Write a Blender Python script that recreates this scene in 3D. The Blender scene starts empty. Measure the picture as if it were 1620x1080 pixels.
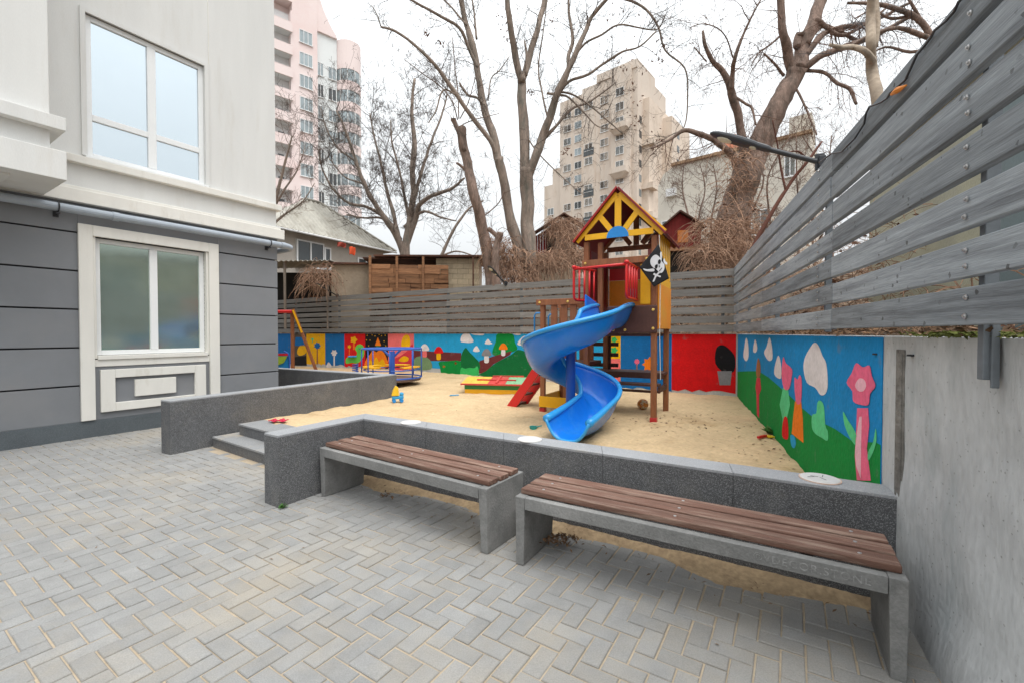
import bpy, math, random
from mathutils import Vector as V, noise as mnoise
R = math.radians
sc = bpy.context.scene
col = sc.collection
# ------------------------------------------------------------------ camera
FPX = 695.0
TILT = math.atan(13/FPX)
EYE = V((0, 0, 1.55))
cam = bpy.data.objects.new('camera', bpy.data.cameras.new('camera'))
col.objects.link(cam)
cam.data.sensor_width = 36; cam.data.lens = FPX/1620*36
cam.data.clip_start = .05; cam.data.clip_end = 2000
cam.location = EYE; cam.rotation_euler = (R(90)-TILT, 0, 0)
sc.camera = cam
# ------------------------------------------------------------------ light
SUN_EL, SUN_AZ = R(66), R(150)
w = bpy.data.worlds.new('World'); sc.world = w; w.use_nodes = True
nt = w.node_tree; bg = nt.nodes['Background']
sky = nt.nodes.new('ShaderNodeTexSky'); sky.sky_type = 'NISHITA'; sky.sun_disc = False
sky.sun_elevation = SUN_EL; sky.sun_rotation = SUN_AZ; sky.air_density = 1.0; sky.dust_density = 5.0
hs = nt.nodes.new('ShaderNodeHueSaturation'); hs.inputs['Saturation'].default_value = .12
mx = nt.nodes.new('ShaderNodeMix'); mx.data_type = 'RGBA'; mx.inputs[0].default_value = .75
mx.inputs[7].default_value = (9.2, 9.55, 9.75, 1)          # even cloud cover over the clear-sky model
nt.links.new(sky.outputs[0], hs.inputs['Color']); nt.links.new(hs.outputs[0], mx.inputs[6])
# overcast sky: about three times brighter overhead than at the horizon
tcw = nt.nodes.new('ShaderNodeTexCoord'); sx_ = nt.nodes.new('ShaderNodeSeparateXYZ'); mrw = nt.nodes.new('ShaderNodeMapRange')
mrw.inputs[1].default_value = 0; mrw.inputs[2].default_value = 1; mrw.inputs[3].default_value = .42; mrw.inputs[4].default_value = 1.46
mw = nt.nodes.new('ShaderNodeMix'); mw.data_type = 'RGBA'; mw.blend_type = 'MULTIPLY'; mw.inputs[0].default_value = 1
nt.links.new(tcw.outputs['Generated'], sx_.inputs[0]); nt.links.new(sx_.outputs['Z'], mrw.inputs[0])
nt.links.new(mx.outputs[2], mw.inputs[6]); nt.links.new(mrw.outputs[0], mw.inputs[7])
nt.links.new(mw.outputs[2], bg.inputs[0]); bg.inputs[1].default_value = .1
sun = bpy.data.objects.new('sun', bpy.data.lights.new('sun', 'SUN')); col.objects.link(sun)
sun.data.energy = .75; sun.data.angle = R(35); sun.data.color = (1, .97, .92)
sd = V((math.sin(SUN_AZ)*math.cos(SUN_EL), math.cos(SUN_AZ)*math.cos(SUN_EL), math.sin(SUN_EL)))
sun.rotation_euler = sd.to_track_quat('Z', 'Y').to_euler()
sc.view_settings.view_transform = 'Standard'; sc.view_settings.look = 'None'
sc.view_settings.gamma = 1; sc.view_settings.exposure = .95
# ------------------------------------------------------------------ points
def ray(x, y):
    r = (x-810)/FPX; u = (540-y)/FPX
    return V((r, math.cos(TILT)+u*math.sin(TILT), -math.sin(TILT)+u*math.cos(TILT)))
def G(x, y, z=0):
    d = ray(x, y); return EYE+d*((z-EYE.z)/d.z)
def PD(x, y, Y):
    d = ray(x, y); return EYE+d*(Y/d.y)
def onplane(x, y, p, n):
    d = ray(x, y); return EYE+d*((p-EYE).dot(n)/d.dot(n))
# ------------------------------------------------------------------ materials
def lin(c): 
    c = c/255
    return c/12.92 if c <= .04045 else ((c+.055)/1.055)**2.4
def C(r, g, b, k=1.0): return (lin(r)*k, lin(g)*k, lin(b)*k)
MATS = {}
def M(name, c, rough=.6, var=.15, scale=3, bump=.1, bscale=40, stretch=(1, 1, 1), c2=None, c2w=(.5, .62), c2s=None,
      spec=.4, metal=0, island=0, speck=None, coat=0, trans=0, fine=.5):
    if name in MATS: return MATS[name]
    m = bpy.data.materials.new(name); m.use_nodes = True; MATS[name] = m
    t = m.node_tree; N = t.nodes; L = t.links; b = N['Principled BSDF']
    tc = N.new('ShaderNodeTexCoord'); mp = N.new('ShaderNodeMapping'); mp.inputs['Scale'].default_value = stretch
    L.new(tc.outputs['Object'], mp.inputs[0])
    n1 = N.new('ShaderNodeTexNoise'); n1.inputs['Scale'].default_value = scale; n1.inputs['Detail'].default_value = 7
    n1.inputs['Roughness'].default_value = .62
    L.new(mp.outputs[0], n1.inputs['Vector'])
    r1 = N.new('ShaderNodeValToRGB'); r1.color_ramp.elements[0].position = .28; r1.color_ramp.elements[1].position = .72
    r1.color_ramp.elements[0].color = (*[max(0, q*(1-var)) for q in c], 1); r1.color_ramp.elements[1].color = (*[min(.95, q*(1+var)) for q in c], 1)
    L.new(n1.outputs[0], r1.inputs[0]); out = r1.outputs[0]
    nb = N.new('ShaderNodeTexNoise'); nb.inputs['Scale'].default_value = bscale; nb.inputs['Detail'].default_value = 4
    L.new(mp.outputs[0], nb.inputs['Vector'])
    if c2 is not None:
        n2 = N.new('ShaderNodeTexNoise'); n2.inputs['Scale'].default_value = c2s or scale*.6; n2.inputs['Detail'].default_value = 8
        n2.inputs['Roughness'].default_value = .65
        m2 = N.new('ShaderNodeMapping'); m2.inputs['Location'].default_value = (3.1, 7.7, 1.3); m2.inputs['Scale'].default_value = stretch
        L.new(tc.outputs['Object'], m2.inputs[0]); L.new(m2.outputs[0], n2.inputs['Vector'])
        mr = N.new('ShaderNodeMapRange'); mr.inputs[1].default_value = c2w[0]; mr.inputs[2].default_value = c2w[1]
        L.new(n2.outputs[0], mr.inputs[0])
        x = N.new('ShaderNodeMix'); x.data_type = 'RGBA'; L.new(mr.outputs[0], x.inputs[0]); L.new(out, x.inputs[6])
        x.inputs[7].default_value = (*c2, 1); out = x.outputs[2]
    if speck is not None:                                     # (colour, scale, threshold)
        vn = N.new('ShaderNodeTexVoronoi'); vn.inputs['Scale'].default_value = speck[1]; L.new(tc.outputs['Object'], vn.inputs['Vector'])
        sep = N.new('ShaderNodeSeparateColor'); L.new(vn.outputs['Color'], sep.inputs[0])
        mr = N.new('ShaderNodeMapRange'); mr.inputs[1].default_value = speck[2]; mr.inputs[2].default_value = min(1, speck[2]+.25)
        L.new(sep.outputs[0], mr.inputs[0])
        x = N.new('ShaderNodeMix'); x.data_type = 'RGBA'; L.new(mr.outputs[0], x.inputs[0]); L.new(out, x.inputs[6])
        x.inputs[7].default_value = (*speck[0], 1); out = x.outputs[2]
    if island:
        g = N.new('ShaderNodeNewGeometry'); mr = N.new('ShaderNodeMapRange'); mr.inputs[3].default_value = 1-island; mr.inputs[4].default_value = 1+island
        L.new(g.outputs['Random Per Island'], mr.inputs[0])
        x = N.new('ShaderNodeMix'); x.data_type = 'RGBA'; x.blend_type = 'MULTIPLY'; x.inputs[0].default_value = 1
        L.new(out, x.inputs[6]); L.new(mr.outputs[0], x.inputs[7]); out = x.outputs[2]
    if fine:
        mr = N.new('ShaderNodeMapRange'); mr.inputs[1].default_value = .3; mr.inputs[2].default_value = .7
        mr.inputs[3].default_value = 1-var*fine; mr.inputs[4].default_value = 1+var*fine; L.new(nb.outputs[0], mr.inputs[0])
        x = N.new('ShaderNodeMix'); x.data_type = 'RGBA'; x.blend_type = 'MULTIPLY'; x.inputs[0].default_value = 1
        L.new(out, x.inputs[6]); L.new(mr.outputs[0], x.inputs[7]); out = x.outputs[2]
    L.new(out, b.inputs['Base Color'])
    mr = N.new('ShaderNodeMapRange'); mr.inputs[3].default_value = max(.02, rough-.1); mr.inputs[4].default_value = min(1, rough+.1)
    L.new(n1.outputs[0], mr.inputs[0]); L.new(mr.outputs[0], b.inputs['Roughness'])
    b.inputs['Specular IOR Level'].default_value = spec; b.inputs['Metallic'].default_value = metal
    b.inputs['Coat Weight'].default_value = coat
    if bump:
        bp = N.new('ShaderNodeBump'); bp.inputs['Strength'].default_value = bump; bp.inputs['Distance'].default_value = .02
        L.new(nb.outputs[0], bp.inputs['Height']); L.new(bp.outputs[0], b.inputs['Normal'])
    return m
# ------------------------------------------------------------------ mesh helper
class MB:
    def __init__(s): s.v = []; s.f = []; s.m = []
    def add(s, vs, fs, mi=0):
        o = len(s.v); s.v += [tuple(q) for q in vs]; s.f += [tuple(o+i for i in f) for f in fs]; s.m += [mi]*len(fs); return s
    def box(s, x0, x1, y0, y1, z0, z1, mi=0):
        return s.add([(x0, y0, z0), (x1, y0, z0), (x1, y1, z0), (x0, y1, z0), (x0, y0, z1), (x1, y0, z1), (x1, y1, z1), (x0, y1, z1)],
                     [(3, 2, 1, 0), (4, 5, 6, 7), (0, 1, 5, 4), (1, 2, 6, 5), (2, 3, 7, 6), (3, 0, 4, 7)], mi)
    def hexa(s, lo, hi, mi=0):                                # four lower and four upper corners
        return s.add(list(lo)+list(hi), [(3, 2, 1, 0), (4, 5, 6, 7), (0, 1, 5, 4), (1, 2, 6, 5), (2, 3, 7, 6), (3, 0, 4, 7)], mi)
    def bar(s, p, q, a, b, mi=0, up=(0, 0, 1)):               # rectangular bar, a across, b along up
        p = V(p); q = V(q); d = (q-p).normalized(); u = V(up)
        if abs(d.dot(u)) > .98: u = V((1, 0, 0))
        x = d.cross(u).normalized()*a/2; y = x.cross(d).normalized()*b/2
        return s.hexa([p-x-y, p+x-y, q+x-y, q-x-y], [p-x+y, p+x+y, q+x+y, q-x+y], mi)
    def prism(s, poly, vec, mi=0):
        n = len(poly); vec = V(vec); P = [V(p) for p in poly]
        return s.add(P+[p+vec for p in P], [tuple(range(n-1, -1, -1)), tuple(range(n, 2*n))]+[(i, (i+1) % n, n+(i+1) % n, n+i) for i in range(n)], mi)
    def tube(s, pts, rs, n=8, mi=0, cap=True):
        P = [V(p) for p in pts]
        if not hasattr(rs, '__len__'): rs = [rs]*len(P)
        vs = []; prev = None; k = len(P)
        for i in range(k):
            d = (P[min(i+1, k-1)]-P[max(i-1, 0)])
            d = d.normalized() if d.length > 1e-9 else V((0, 0, 1))
            if prev is None:
                a = V((0, 0, 1)) if abs(d.z) < .9 else V((1, 0, 0)); x = d.cross(a).normalized()
            else:
                x = prev-d*prev.dot(d); x = x.normalized() if x.length > 1e-6 else d.orthogonal().normalized()
            prev = x; y = d.cross(x)
            for j in range(n):
                a = 2*math.pi*j/n; vs.append(P[i]+(x*math.cos(a)+y*math.sin(a))*rs[i])
        fs = [(i*n+j, i*n+(j+1) % n, (i+1)*n+(j+1) % n, (i+1)*n+j) for i in range(k-1) for j in range(n)]
        if cap: fs += [tuple(range(n-1, -1, -1)), tuple(range((k-1)*n, k*n))]
        return s.add(vs, fs, mi)
    def lathe(s, prof, n=24, c=(0, 0, 0), mi=0):
        c = V(c); vs = []
        for r, z in prof:
            for j in range(n):
                a = 2*math.pi*j/n; vs.append(c+V((r*math.cos(a), r*math.sin(a), z)))
        k = len(prof)
        return s.add(vs, [(i*n+j, i*n+(j+1) % n, (i+1)*n+(j+1) % n, (i+1)*n+j) for i in range(k-1) for j in range(n)]
                     + [tuple(range(n-1, -1, -1)), tuple(range((k-1)*n, k*n))], mi)
    def grid(s, fn, nu, nv, mi=0, skip=None):
        o = [[fn(i/nu, j/nv) for j in range(nv+1)] for i in range(nu+1)]
        vs = [p for r in o for p in r]; fs = []
        for i in range(nu):
            for j in range(nv):
                if skip and skip(i, j): continue
                a = i*(nv+1)+j; fs.append((a, a+nv+1, a+nv+2, a+1))
        return s.add(vs, fs, mi)
    def build(s, name, mats, parent=None, loc=None, smooth=False, bevel=0, solid=0, angle=None):
        if not isinstance(mats, (list, tuple)): mats = [mats]
        me = bpy.data.meshes.new(name)
        vs = s.v if loc is None else [tuple(V(p)-V(loc)) for p in s.v]
        me.from_pydata(vs, [], s.f)
        for m in mats: me.materials.append(m)
        if len(mats) > 1: me.polygons.foreach_set('material_index', s.m)
        if smooth: me.polygons.foreach_set('use_smooth', [True]*len(s.f))
        me.update()
        o = bpy.data.objects.new(name, me); col.objects.link(o)
        if loc is not None: o.location = loc
        if parent: o.parent = parent
        if solid:
            q = o.modifiers.new('solid', 'SOLIDIFY'); q.thickness = solid; q.offset = 0
        if bevel:
            q = o.modifiers.new('bevel', 'BEVEL'); q.width = bevel; q.segments = 2; q.limit_method = 'ANGLE'; q.angle_limit = R(40)
        if angle: me.shade_auto_smooth() if hasattr(me, 'shade_auto_smooth') else None
        return o
def tag(o, label=None, cat=None, group=None, kind=None):
    if label: o['label'] = label
    if cat: o['category'] = cat
    if group: o['group'] = group
    if kind: o['kind'] = kind
    return o
def thing(name, label, cat, loc=(0, 0, 0), rz=0, group=None):
    o = bpy.data.objects.new(name, None); col.objects.link(o); o.location = loc; o.rotation_euler = (0, 0, rz); o.empty_display_size = .2
    return tag(o, label, cat, group)
def kids(o): return [c for c in bpy.data.objects if c.parent == o]
def dup(o, loc=None, rz=None, label=None, parent=None):
    c = o.copy(); col.objects.link(c)
    if parent: c.parent = parent
    for k in kids(o): dup(k, parent=c)
    if loc is not None: c.location = loc
    if rz is not None: c.rotation_euler = (0, 0, rz)
    if label: c['label'] = label
    return c
rnd = random.Random(7)
# frames of the place: wall corner, wall directions, facade
RP = V((2.135, 2.37, 0)); rd = V((.3566, .9343, 0)); rn = V((-.9343, .3566, 0))        # right wall, faces rn
K = V((4.75, 9.22, 0)); bd = V((-.8473, .5312, 0)); bn = V((-.5312, -.8473, 0))       # back wall, faces bn
FC = V((-4.76, 8.94, 0)); fe = V((.5373, .8434, 0)); fn_ = V((.8434, -.5373, 0))      # facade, faces fn_
RZ_R = math.atan2(rd.y, rd.x); RZ_B = math.atan2(bd.y, bd.x); RZ_F = math.atan2(fe.y, fe.x)
def rw(x, y, o=0):
    p = onplane(x, y, RP+rn*o, rn); return ((p-RP).dot(rd), p.z)
def bw(x, y, o=0):
    p = onplane(x, y, K+bn*o, bn); return ((p-K).dot(bd), p.z)
# ================================================================== SETTING
m_ground = M('bare_ground', (.16, .14, .11), .95, .3, 1.5, .3, 20)
m_sand = M('sand', (.57, .42, .25), .95, .12, 2.2, .55, 26, c2=(.42, .28, .145), c2w=(.56, .72), c2s=1.3, spec=.1, fine=.9)
m_joint = M('joint_sand', (.42, .345, .255), .95, .15, 6, .3, 90, spec=.1)
m_paver = M('paver', (.270, .269, .264), .9, .12, 5, .2, 160, c2=(.36, .32, .26), c2w=(.46, .80), c2s=1.0, spec=.2, island=.065, fine=.9)
g = MB().add([(-900, -900, -.06), (900, -900, -.06), (900, 900, -.06), (-900, 900, -.06)], [(0, 1, 2, 3)]).build('ground', m_ground)
tag(g, kind='structure')
b = MB().add([(-9, -4, -.007), (4, -4, -.007), (4, 14, -.007), (-9, 14, -.007)], [(0, 1, 2, 3)]).build('paving_bed', m_joint)
tag(b, kind='structure')
# herringbone pavers, each one a bevelled block
pav = MB(); U = .101; ang = math.atan2(fn_.y, fn_.x); ca, sa = math.cos(ang), math.sin(ang)
def in_yard(x, y):
    if y < -1.5 or y > 11.5 or x < -8.5: return False
    if (V((x, y, 0))-RP).dot(rn) < .0: return False                       # beyond right wall
    if (V((x, y, 0))-FC).dot(fn_) < -.05 and (V((x, y, 0))-FC).dot(fe) < .05: return False      # inside the building
    d = (V((x, y, 0))-V((-1.59, 4.67, 0))).dot(V((.516, .857, 0)))
    if d > .12 and x > -1.75: return False
    if x > -4.25+.53*(y-5.6) and y > 5.6-.7*(x+4.1) and -4.1 < x < -1.95 and d > -1.2: return d < -.3
    return True
for i in range(-160, 160):
    for j in range(-160, 160):
        ox, oy = i+2*j, i-2*j
        if not (-95 < ox < 95 and -95 < oy < 115): continue
        for (x0, y0, wx, wy) in ((ox, oy, 2, 1), (ox, oy+1, 1, 2)):
            cx = (x0+wx/2)*U; cy = (y0+wy/2)*U
            X = cx*ca-cy*sa; Y = cx*sa+cy*ca+2.5
            if not in_yard(X, Y): continue
            gp = .0035+.0015*rnd.random(); ch = .004; hz = rnd.uniform(-.0025, .0025); tx, ty = rnd.uniform(-.003, .003), rnd.uniform(-.003, .003)
            jx, jy, ja = rnd.uniform(-.0015, .0015), rnd.uniform(-.0015, .0015), rnd.uniform(-.01, .01)
            vs = []
            for ins, z in ((gp, -.012), (gp, -.004), (gp+ch, 0)):
                for sx, sy in ((-1, -1), (1, -1), (1, 1), (-1, 1)):
                    lx = sx*(wx*U/2-ins); ly = sy*(wy*U/2-ins)
                    px = cx+jx+lx-ly*ja; py = cy+jy+ly+lx*ja
                    vs.append((px*ca-py*sa, px*sa+py*ca+2.5, z+hz+tx*lx+ty*ly))
            fs = [(8, 9, 10, 11)]
            for k in range(4):
                k2 = (k+1) % 4; fs += [(k, k2, 4+k2, 4+k), (4+k, 4+k2, 8+k2, 8+k)]
            pav.add(vs, fs)
tag(pav.build('pavement', m_paver), kind='structure')
# sand of the playground
def insand(x, y):
    poly = [(-1.72, 4.8), (2.25, 2.5), (4.85, 9.3), (-9.6, 18.3), (-9.2, 12.9), (-2.45, 9.3), (-3.98, 6.42), (-3.70, 6.22), (-3.45, 6.2), (-2.2, 5.25)]
    c = False; n = len(poly)
    for i in range(n):
        (x1, y1), (x2, y2) = poly[i], poly[(i+1) % n]
        if (y1 > y) != (y2 > y) and x < (x2-x1)*(y-y1)/(y2-y1)+x1: c = not c
    return c
PITS = {}
rp_ = random.Random(77)
for i in range(420):
    px, py = (rp_.gauss(0, 3), rp_.uniform(4, 12)) if i % 2 else (rp_.gauss(1.2, 1.5), rp_.gauss(5.6, 1.2)); pr_ = rp_.uniform(.05, .13); pd = rp_.uniform(.008, .026)
    for a_ in range(int((px-.4)*2)-1, int((px+.4)*2)+2):
        for b_ in range(int((py-.4)*2)-1, int((py+.4)*2)+2): PITS.setdefault((a_, b_), []).append((px, py, pr_, pd))
def sandz(x, y):
    p = V((x, y, 0)); db = (p-K).dot(bn); t = (p-K).dot(bd)
    z = .215+.13*math.exp(-max(db, 0)/.7)*math.exp(-((t-9)/5)**2)
    z += .075*math.exp(-((x+3.2)**2+(y-6.0)**2)/.9)
    for px, py, pr_, pd in PITS.get((int(x*2), int(y*2)), ()):
        d2 = ((x-px)**2+(y-py)**2)/(pr_*pr_)
        if d2 < 9: z -= pd*math.exp(-d2)*(1-.55*d2)
    z -= .12*math.exp(-((x+3.95)**2+(y-6.35)**2)/.07)
    z += .018*mnoise.noise(V((x*1.3, y*1.3, 0)))+.019*mnoise.noise(V((x*4, y*4, 3)))+.010*mnoise.noise(V((x*11, y*11, 5)))
    return z
s_ = MB(); nx, ny = 320, 350
s_.grid(lambda u, v: (-9.6+14.5*u, 2.4+16*v, sandz(-9.6+14.5*u, 2.4+16*v)), nx, ny, 0,
        lambda i, j: not insand(-9.6+14.5*(i+.5)/nx, 2.4+16*(j+.5)/ny))
tag(s_.build('sand', m_sand, smooth=True), kind='structure')
# sand drifted out under the benches along the low wall
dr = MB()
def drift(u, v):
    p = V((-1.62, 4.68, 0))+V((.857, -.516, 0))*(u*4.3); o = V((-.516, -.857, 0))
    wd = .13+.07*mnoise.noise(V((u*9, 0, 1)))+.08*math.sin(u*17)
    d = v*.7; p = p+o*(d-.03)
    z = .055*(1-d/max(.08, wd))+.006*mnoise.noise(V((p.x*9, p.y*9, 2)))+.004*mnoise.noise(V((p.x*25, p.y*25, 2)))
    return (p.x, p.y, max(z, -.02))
dr.grid(drift, 160, 30); tag(dr.build('drifted_sand', M('shaded_sand', (.41, .30, .185), .95, .2, 5, .6, 30, c2=(.25, .175, .11), c2w=(.5, .7), c2s=3, spec=.1, fine=.9), smooth=True), kind='structure')  # shade under the benches is painted into this darker sand colour
# bank behind the walls
m_bank = M('bank_soil', (.115, .085, .06), .95, .45, 4, .6, 18, c2=(.22, .15, .10), c2s=7)
def ss(a, b_, x):
    x = min(1, max(0, (x-a)/(b_-a))); return x*x*(3-2*x)
def bankz(t, d):
    return 1.40+1.8*ss(.2, 3.2, d)+.25*ss(3.4, 8, d)+.010*max(0, d-6)+.12*mnoise.noise(V((t*.7, d*.7, 0)))*min(1, d)+.05*mnoise.noise(V((t*2.3, d*2.3, 0)))
dl = [.0, .2, .4, .6, .8, 1, 1.3, 1.6, 2, 2.4, 2.8, 3.2, 4, 5, 6.5, 8, 11, 15, 20, 30, 45, 70, 120, 220]
tl = [-200, -80, -40, -20]+[-12+.5*i for i in range(65)]+[24, 30, 40, 70, 120, 220]
bk = MB()
def bankp(u, v):
    t = tl[round(u*(len(tl)-1))]; d = dl[round(v*(len(dl)-1))]
    p = K+bd*t-bn*(d+.12); return (p.x, p.y, bankz(t, d))
bk.grid(bankp, len(tl)-1, len(dl)-1)
tag(bk.build('hillside', m_bank, smooth=True), kind='structure')
bk = MB()
bk.grid(lambda u, v: tuple(RP+rd*(-7+14.8*u)-rn*(.1+9*v*v)+V((0, 0, 1.41+.05*mnoise.noise(V((u*20, v*9, 0)))+.9*v*v))), 60, 16)
tag(bk.build('upper_ground', m_bank, smooth=True), kind='structure')

# ================================================================== LEFT BUILDING
m_plaster = M('pale_plaster', (.66, .658, .64), .85, .05, 1.2, .12, 90, c2=(.57, .545, .50), c2w=(.56, .86), c2s=1.6, stretch=(2.2, 2.2, .3))
m_trim = M('cream_trim', (.72, .70, .65), .8, .05, 2, .08, 120, c2=(.56, .52, .45), c2w=(.56, .86), c2s=2.5, stretch=(2, 2, .5))
m_grey = M('grey_render', (.222, .230, .244), .85, .07, 1.5, .35, 230, c2=(.25, .248, .25), c2w=(.5, .8), spec=.2)
m_plinth = M('plinth_granite', (.085, .10, .11), .55, .15, 3, .05, 80, speck=((.14, .15, .16), 260, .7))
m_dark = M('dark_groove', (.03, .03, .033), .9, .1)
m_pvc = M('white_pvc', (.78, .79, .79), .35, .03, 2, 0)
m_pipe = M('grey_pipe', (.33, .37, .42), .45, .08, 3, .02, spec=.5)
m_glass_sky = M('sky_film_glass', (.62, .69, .735), .03, .02, 1, 0, metal=.9, fine=0)
m_glass_lo = M('green_film_glass', (.41, .49, .43), .09, .1, 2, 0, metal=.75, fine=0)
m_metal = M('dark_metal', (.05, .05, .055), .5, .1, 4, .02, metal=.3)
bl = thing('apartment_building', 'pale plastered apartment building with grey grooved ground floor at the left edge', 'building', FC, RZ_F)
S0 = -12.0
# local frame: x along facade (0 = corner), y inward, out = -y
w_ = MB()
w_.box(S0, -2.83, .03, 10, 3.44, 14); w_.box(-1.27, .0, .03, 10, 3.44, 14); w_.box(-2.83, -1.27, .03, 10, 3.44, 4.16); w_.box(-2.83, -1.27, .03, 10, 6.30, 14); w_.box(-2.83, -1.27, .2, 10, 4.16, 6.30)
w_.build('upper_wall', m_plaster, bl)
q = MB(); zs = [0.0]+[.77, 1.327, 1.885, 2.445, 3.005]+[3.44]
q.box(S0, -2.765, .05, 10, 0, 3.44, 1); q.box(-1.295, -.02, .05, 10, 0, 3.44, 1); q.box(-2.765, -1.295, .05, 10, 0, 1.2, 1); q.box(-2.765, -1.295, .05, 10, 2.99, 3.44, 1); q.box(-2.765, -1.295, .2, 10, 1.2, 2.99, 1)
def strip(a, b_, c, d): q.box(a, b_, 0, .05, c, d)
for k in range(6):
    z0 = zs[k]+(.022 if k else .25); z1 = zs[k+1]-.0
    for a, b_ in ((S0, -2.955), (-1.105, .0)):
        q.box(a, b_, 0, .055, z0, z1)
    q.box(-.021, .0, .055, 10, z0, z1)
q.box(-2.955, -1.105, 0.0, .056, .25, 1.12)
q.box(-2.955, -1.105, 0.0, .056, 3.15, 3.44)
q.build('rusticated_wall', [m_grey, m_dark], bl, bevel=.006)
MB().box(S0, .018, -.018, 10, -.02, .25).build('plinth', m_plinth, bl, bevel=.004)
t = MB()
t.box(S0, .07, -.07, .03, 4.02, 4.13); t.box(S0, .10, -.10, .03, 3.44, 3.63); t.box(S0, .05, -.05, .03, 3.63, 3.68)
t.box(.0, .07, .03, 10, 4.02, 4.13); t.box(.0, .10, .03, 10, 3.44, 3.63)
t.build('ledge', m_trim, bl, bevel=.008)
# lower window: surround, sill, frame, panes, apron panel
t = MB()
t.box(-2.96, -2.80, -.05, .0, .26, 3.15); t.box(-1.26, -1.10, -.05, .0, .26, 3.15); t.box(-2.80, -1.26, -.05, .0, 2.99, 3.15)
t.box(-2.80, -2.765, -.02, .20, 1.17, 2.99); t.box(-1.295, -1.26, -.02, .2, 1.17, 2.99)
t.build('window_surround', m_trim, bl, bevel=.006)
def window(par, x0, x1, z0, z1, y, vs, hs_, fw, mf, mg, name='window', sash=0.0):
    f = MB(); f.box(x0, x0+fw, y, y+.07, z0, z1); f.box(x1-fw, x1, y, y+.07, z0, z1)
    f.box(x0+fw, x1-fw, y, y+.07, z0, z0+fw); f.box(x0+fw, x1-fw, y, y+.07, z1-fw, z1)
    for a in vs: f.box(a-fw*.75, a+fw*.75, y-.004, y+.066, z0+fw, z1-fw)
    edges = [x0+fw]+[e_ for a in vs for e_ in (a-fw*.75, a+fw*.75)]+[x1-fw]
    for zz in hs_:
        for k in range(0, len(edges), 2): f.box(edges[k], edges[k+1], y-.002, y+.068, zz-fw*.6, zz+fw*.6)
    o = f.build(name, mf, par, bevel=.005 if fw > .03 else 0)
    zz = [z0+fw*.6]+list(hs_)+[z1-fw*.6]
    xx = [x0+fw*.6]+list(vs)+[x1-fw*.6]
    for a in range(len(xx)-1):
        for c in range(len(zz)-1):
            MB().box(xx[a], xx[a+1], y+.03, y+.04, zz[c], zz[c+1]).build('pane', mg, o)
    return o
w1 = window(bl, -2.765, -1.295, 1.22, 2.985, .075, [-2.03], [], .07, m_pvc, m_glass_lo)
MB().box(-2.765, -1.295, -.045, .10, 1.155, 1.215).box(-2.80, -1.26, -.02, .0, 1.05, 1.155).build('sill', m_trim, w1, bevel=.005)
t = MB(); x0, x1, z0, z1, fr = -2.74, -1.33, .36, 1.0, .17
t.box(x0, x0+fr, -.05, 0, z0, z1); t.box(x1-fr, x1, -.05, 0, z0, z1); t.box(x0+fr, x1-fr, -.05, 0, z1-.13, z1); t.box(x0+fr, x1-fr, -.05, 0, z0, z0+.13)
t.box(-2.33, -1.78, -.05, 0, .555, .82)
t.build('apron_panel', m_trim, bl, bevel=.006)
# upper window
t = MB(); t.box(-2.86, -1.25, .012, .03, 4.135, 4.16)
w2 = window(bl, -2.83, -1.27, 4.17, 6.28, .07, [-2.02], [4.78], .075, m_pvc, m_glass_sky)
MB().box(-2.86, -1.24, -.05, .07, 4.135, 4.165).build('sill', m_pvc, w2, bevel=.004)
# recess reveals of the upper window
t = MB(); t.box(-2.89, -2.83, .0, .028, 4.17, 6.34); t.box(-1.27, -1.21, .0, .028, 4.17, 6.34); t.box(-2.83, -1.27, .0, .028, 6.28, 6.34)
t.build('window_surround', m_plaster, bl)
MB().box(-1.20, -1.19, .024, .03, 6.34, 12).build('plaster_joint', m_trim, bl)
# bay at the far left
t = MB(); t.box(S0, -3.43, -1.05, .02, 3.80, 14); t.build('bay', m_plaster, bl, bevel=.006)
t = MB(); t.box(S0, -3.31, -1.17, -.1, 3.45, 3.80); t.box(S0, -3.31, -1.17, -.0, 4.06, 4.22); t.build('bay_ledge', m_plaster, bl, bevel=.006)
MB().box(S0, -3.75, -.95, -.2, 3.42, 3.449).build('bay_soffit', m_plaster, bl, bevel=.004)
pp = [(S0, -.13, 3.325), (.02, -.13, 3.315), (.14, -.13, 3.31), (.20, -.12, 3.30), (.235, -.06, 3.29), (.24, .02, 3.285), (.24, .5, 3.28)]
pi = MB().tube(pp, .058, 14).tube([(-2.6, -.13, 3.3165), (-2.52, -.13, 3.3165)], .066, 14).tube([(.0, -.13, 3.315), (.08, -.13, 3.3135)], .066, 14).build('drain_pipe', m_pipe, bl, smooth=False)
for x in (-3.18, -.22, -5.5):
    k = MB()
    k.tube([(x, -.13+.066*math.cos(a), 3.318+.066*math.sin(a)) for a in [i*math.pi/8 for i in range(17)]], .009, 6)
    k.box(x-.02, x+.02, -.14, 0.0, 3.22, 3.24); k.box(x-.03, x+.03, -.012, 0, 3.19, 3.27); k.build('bracket', m_metal, pi)

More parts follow.
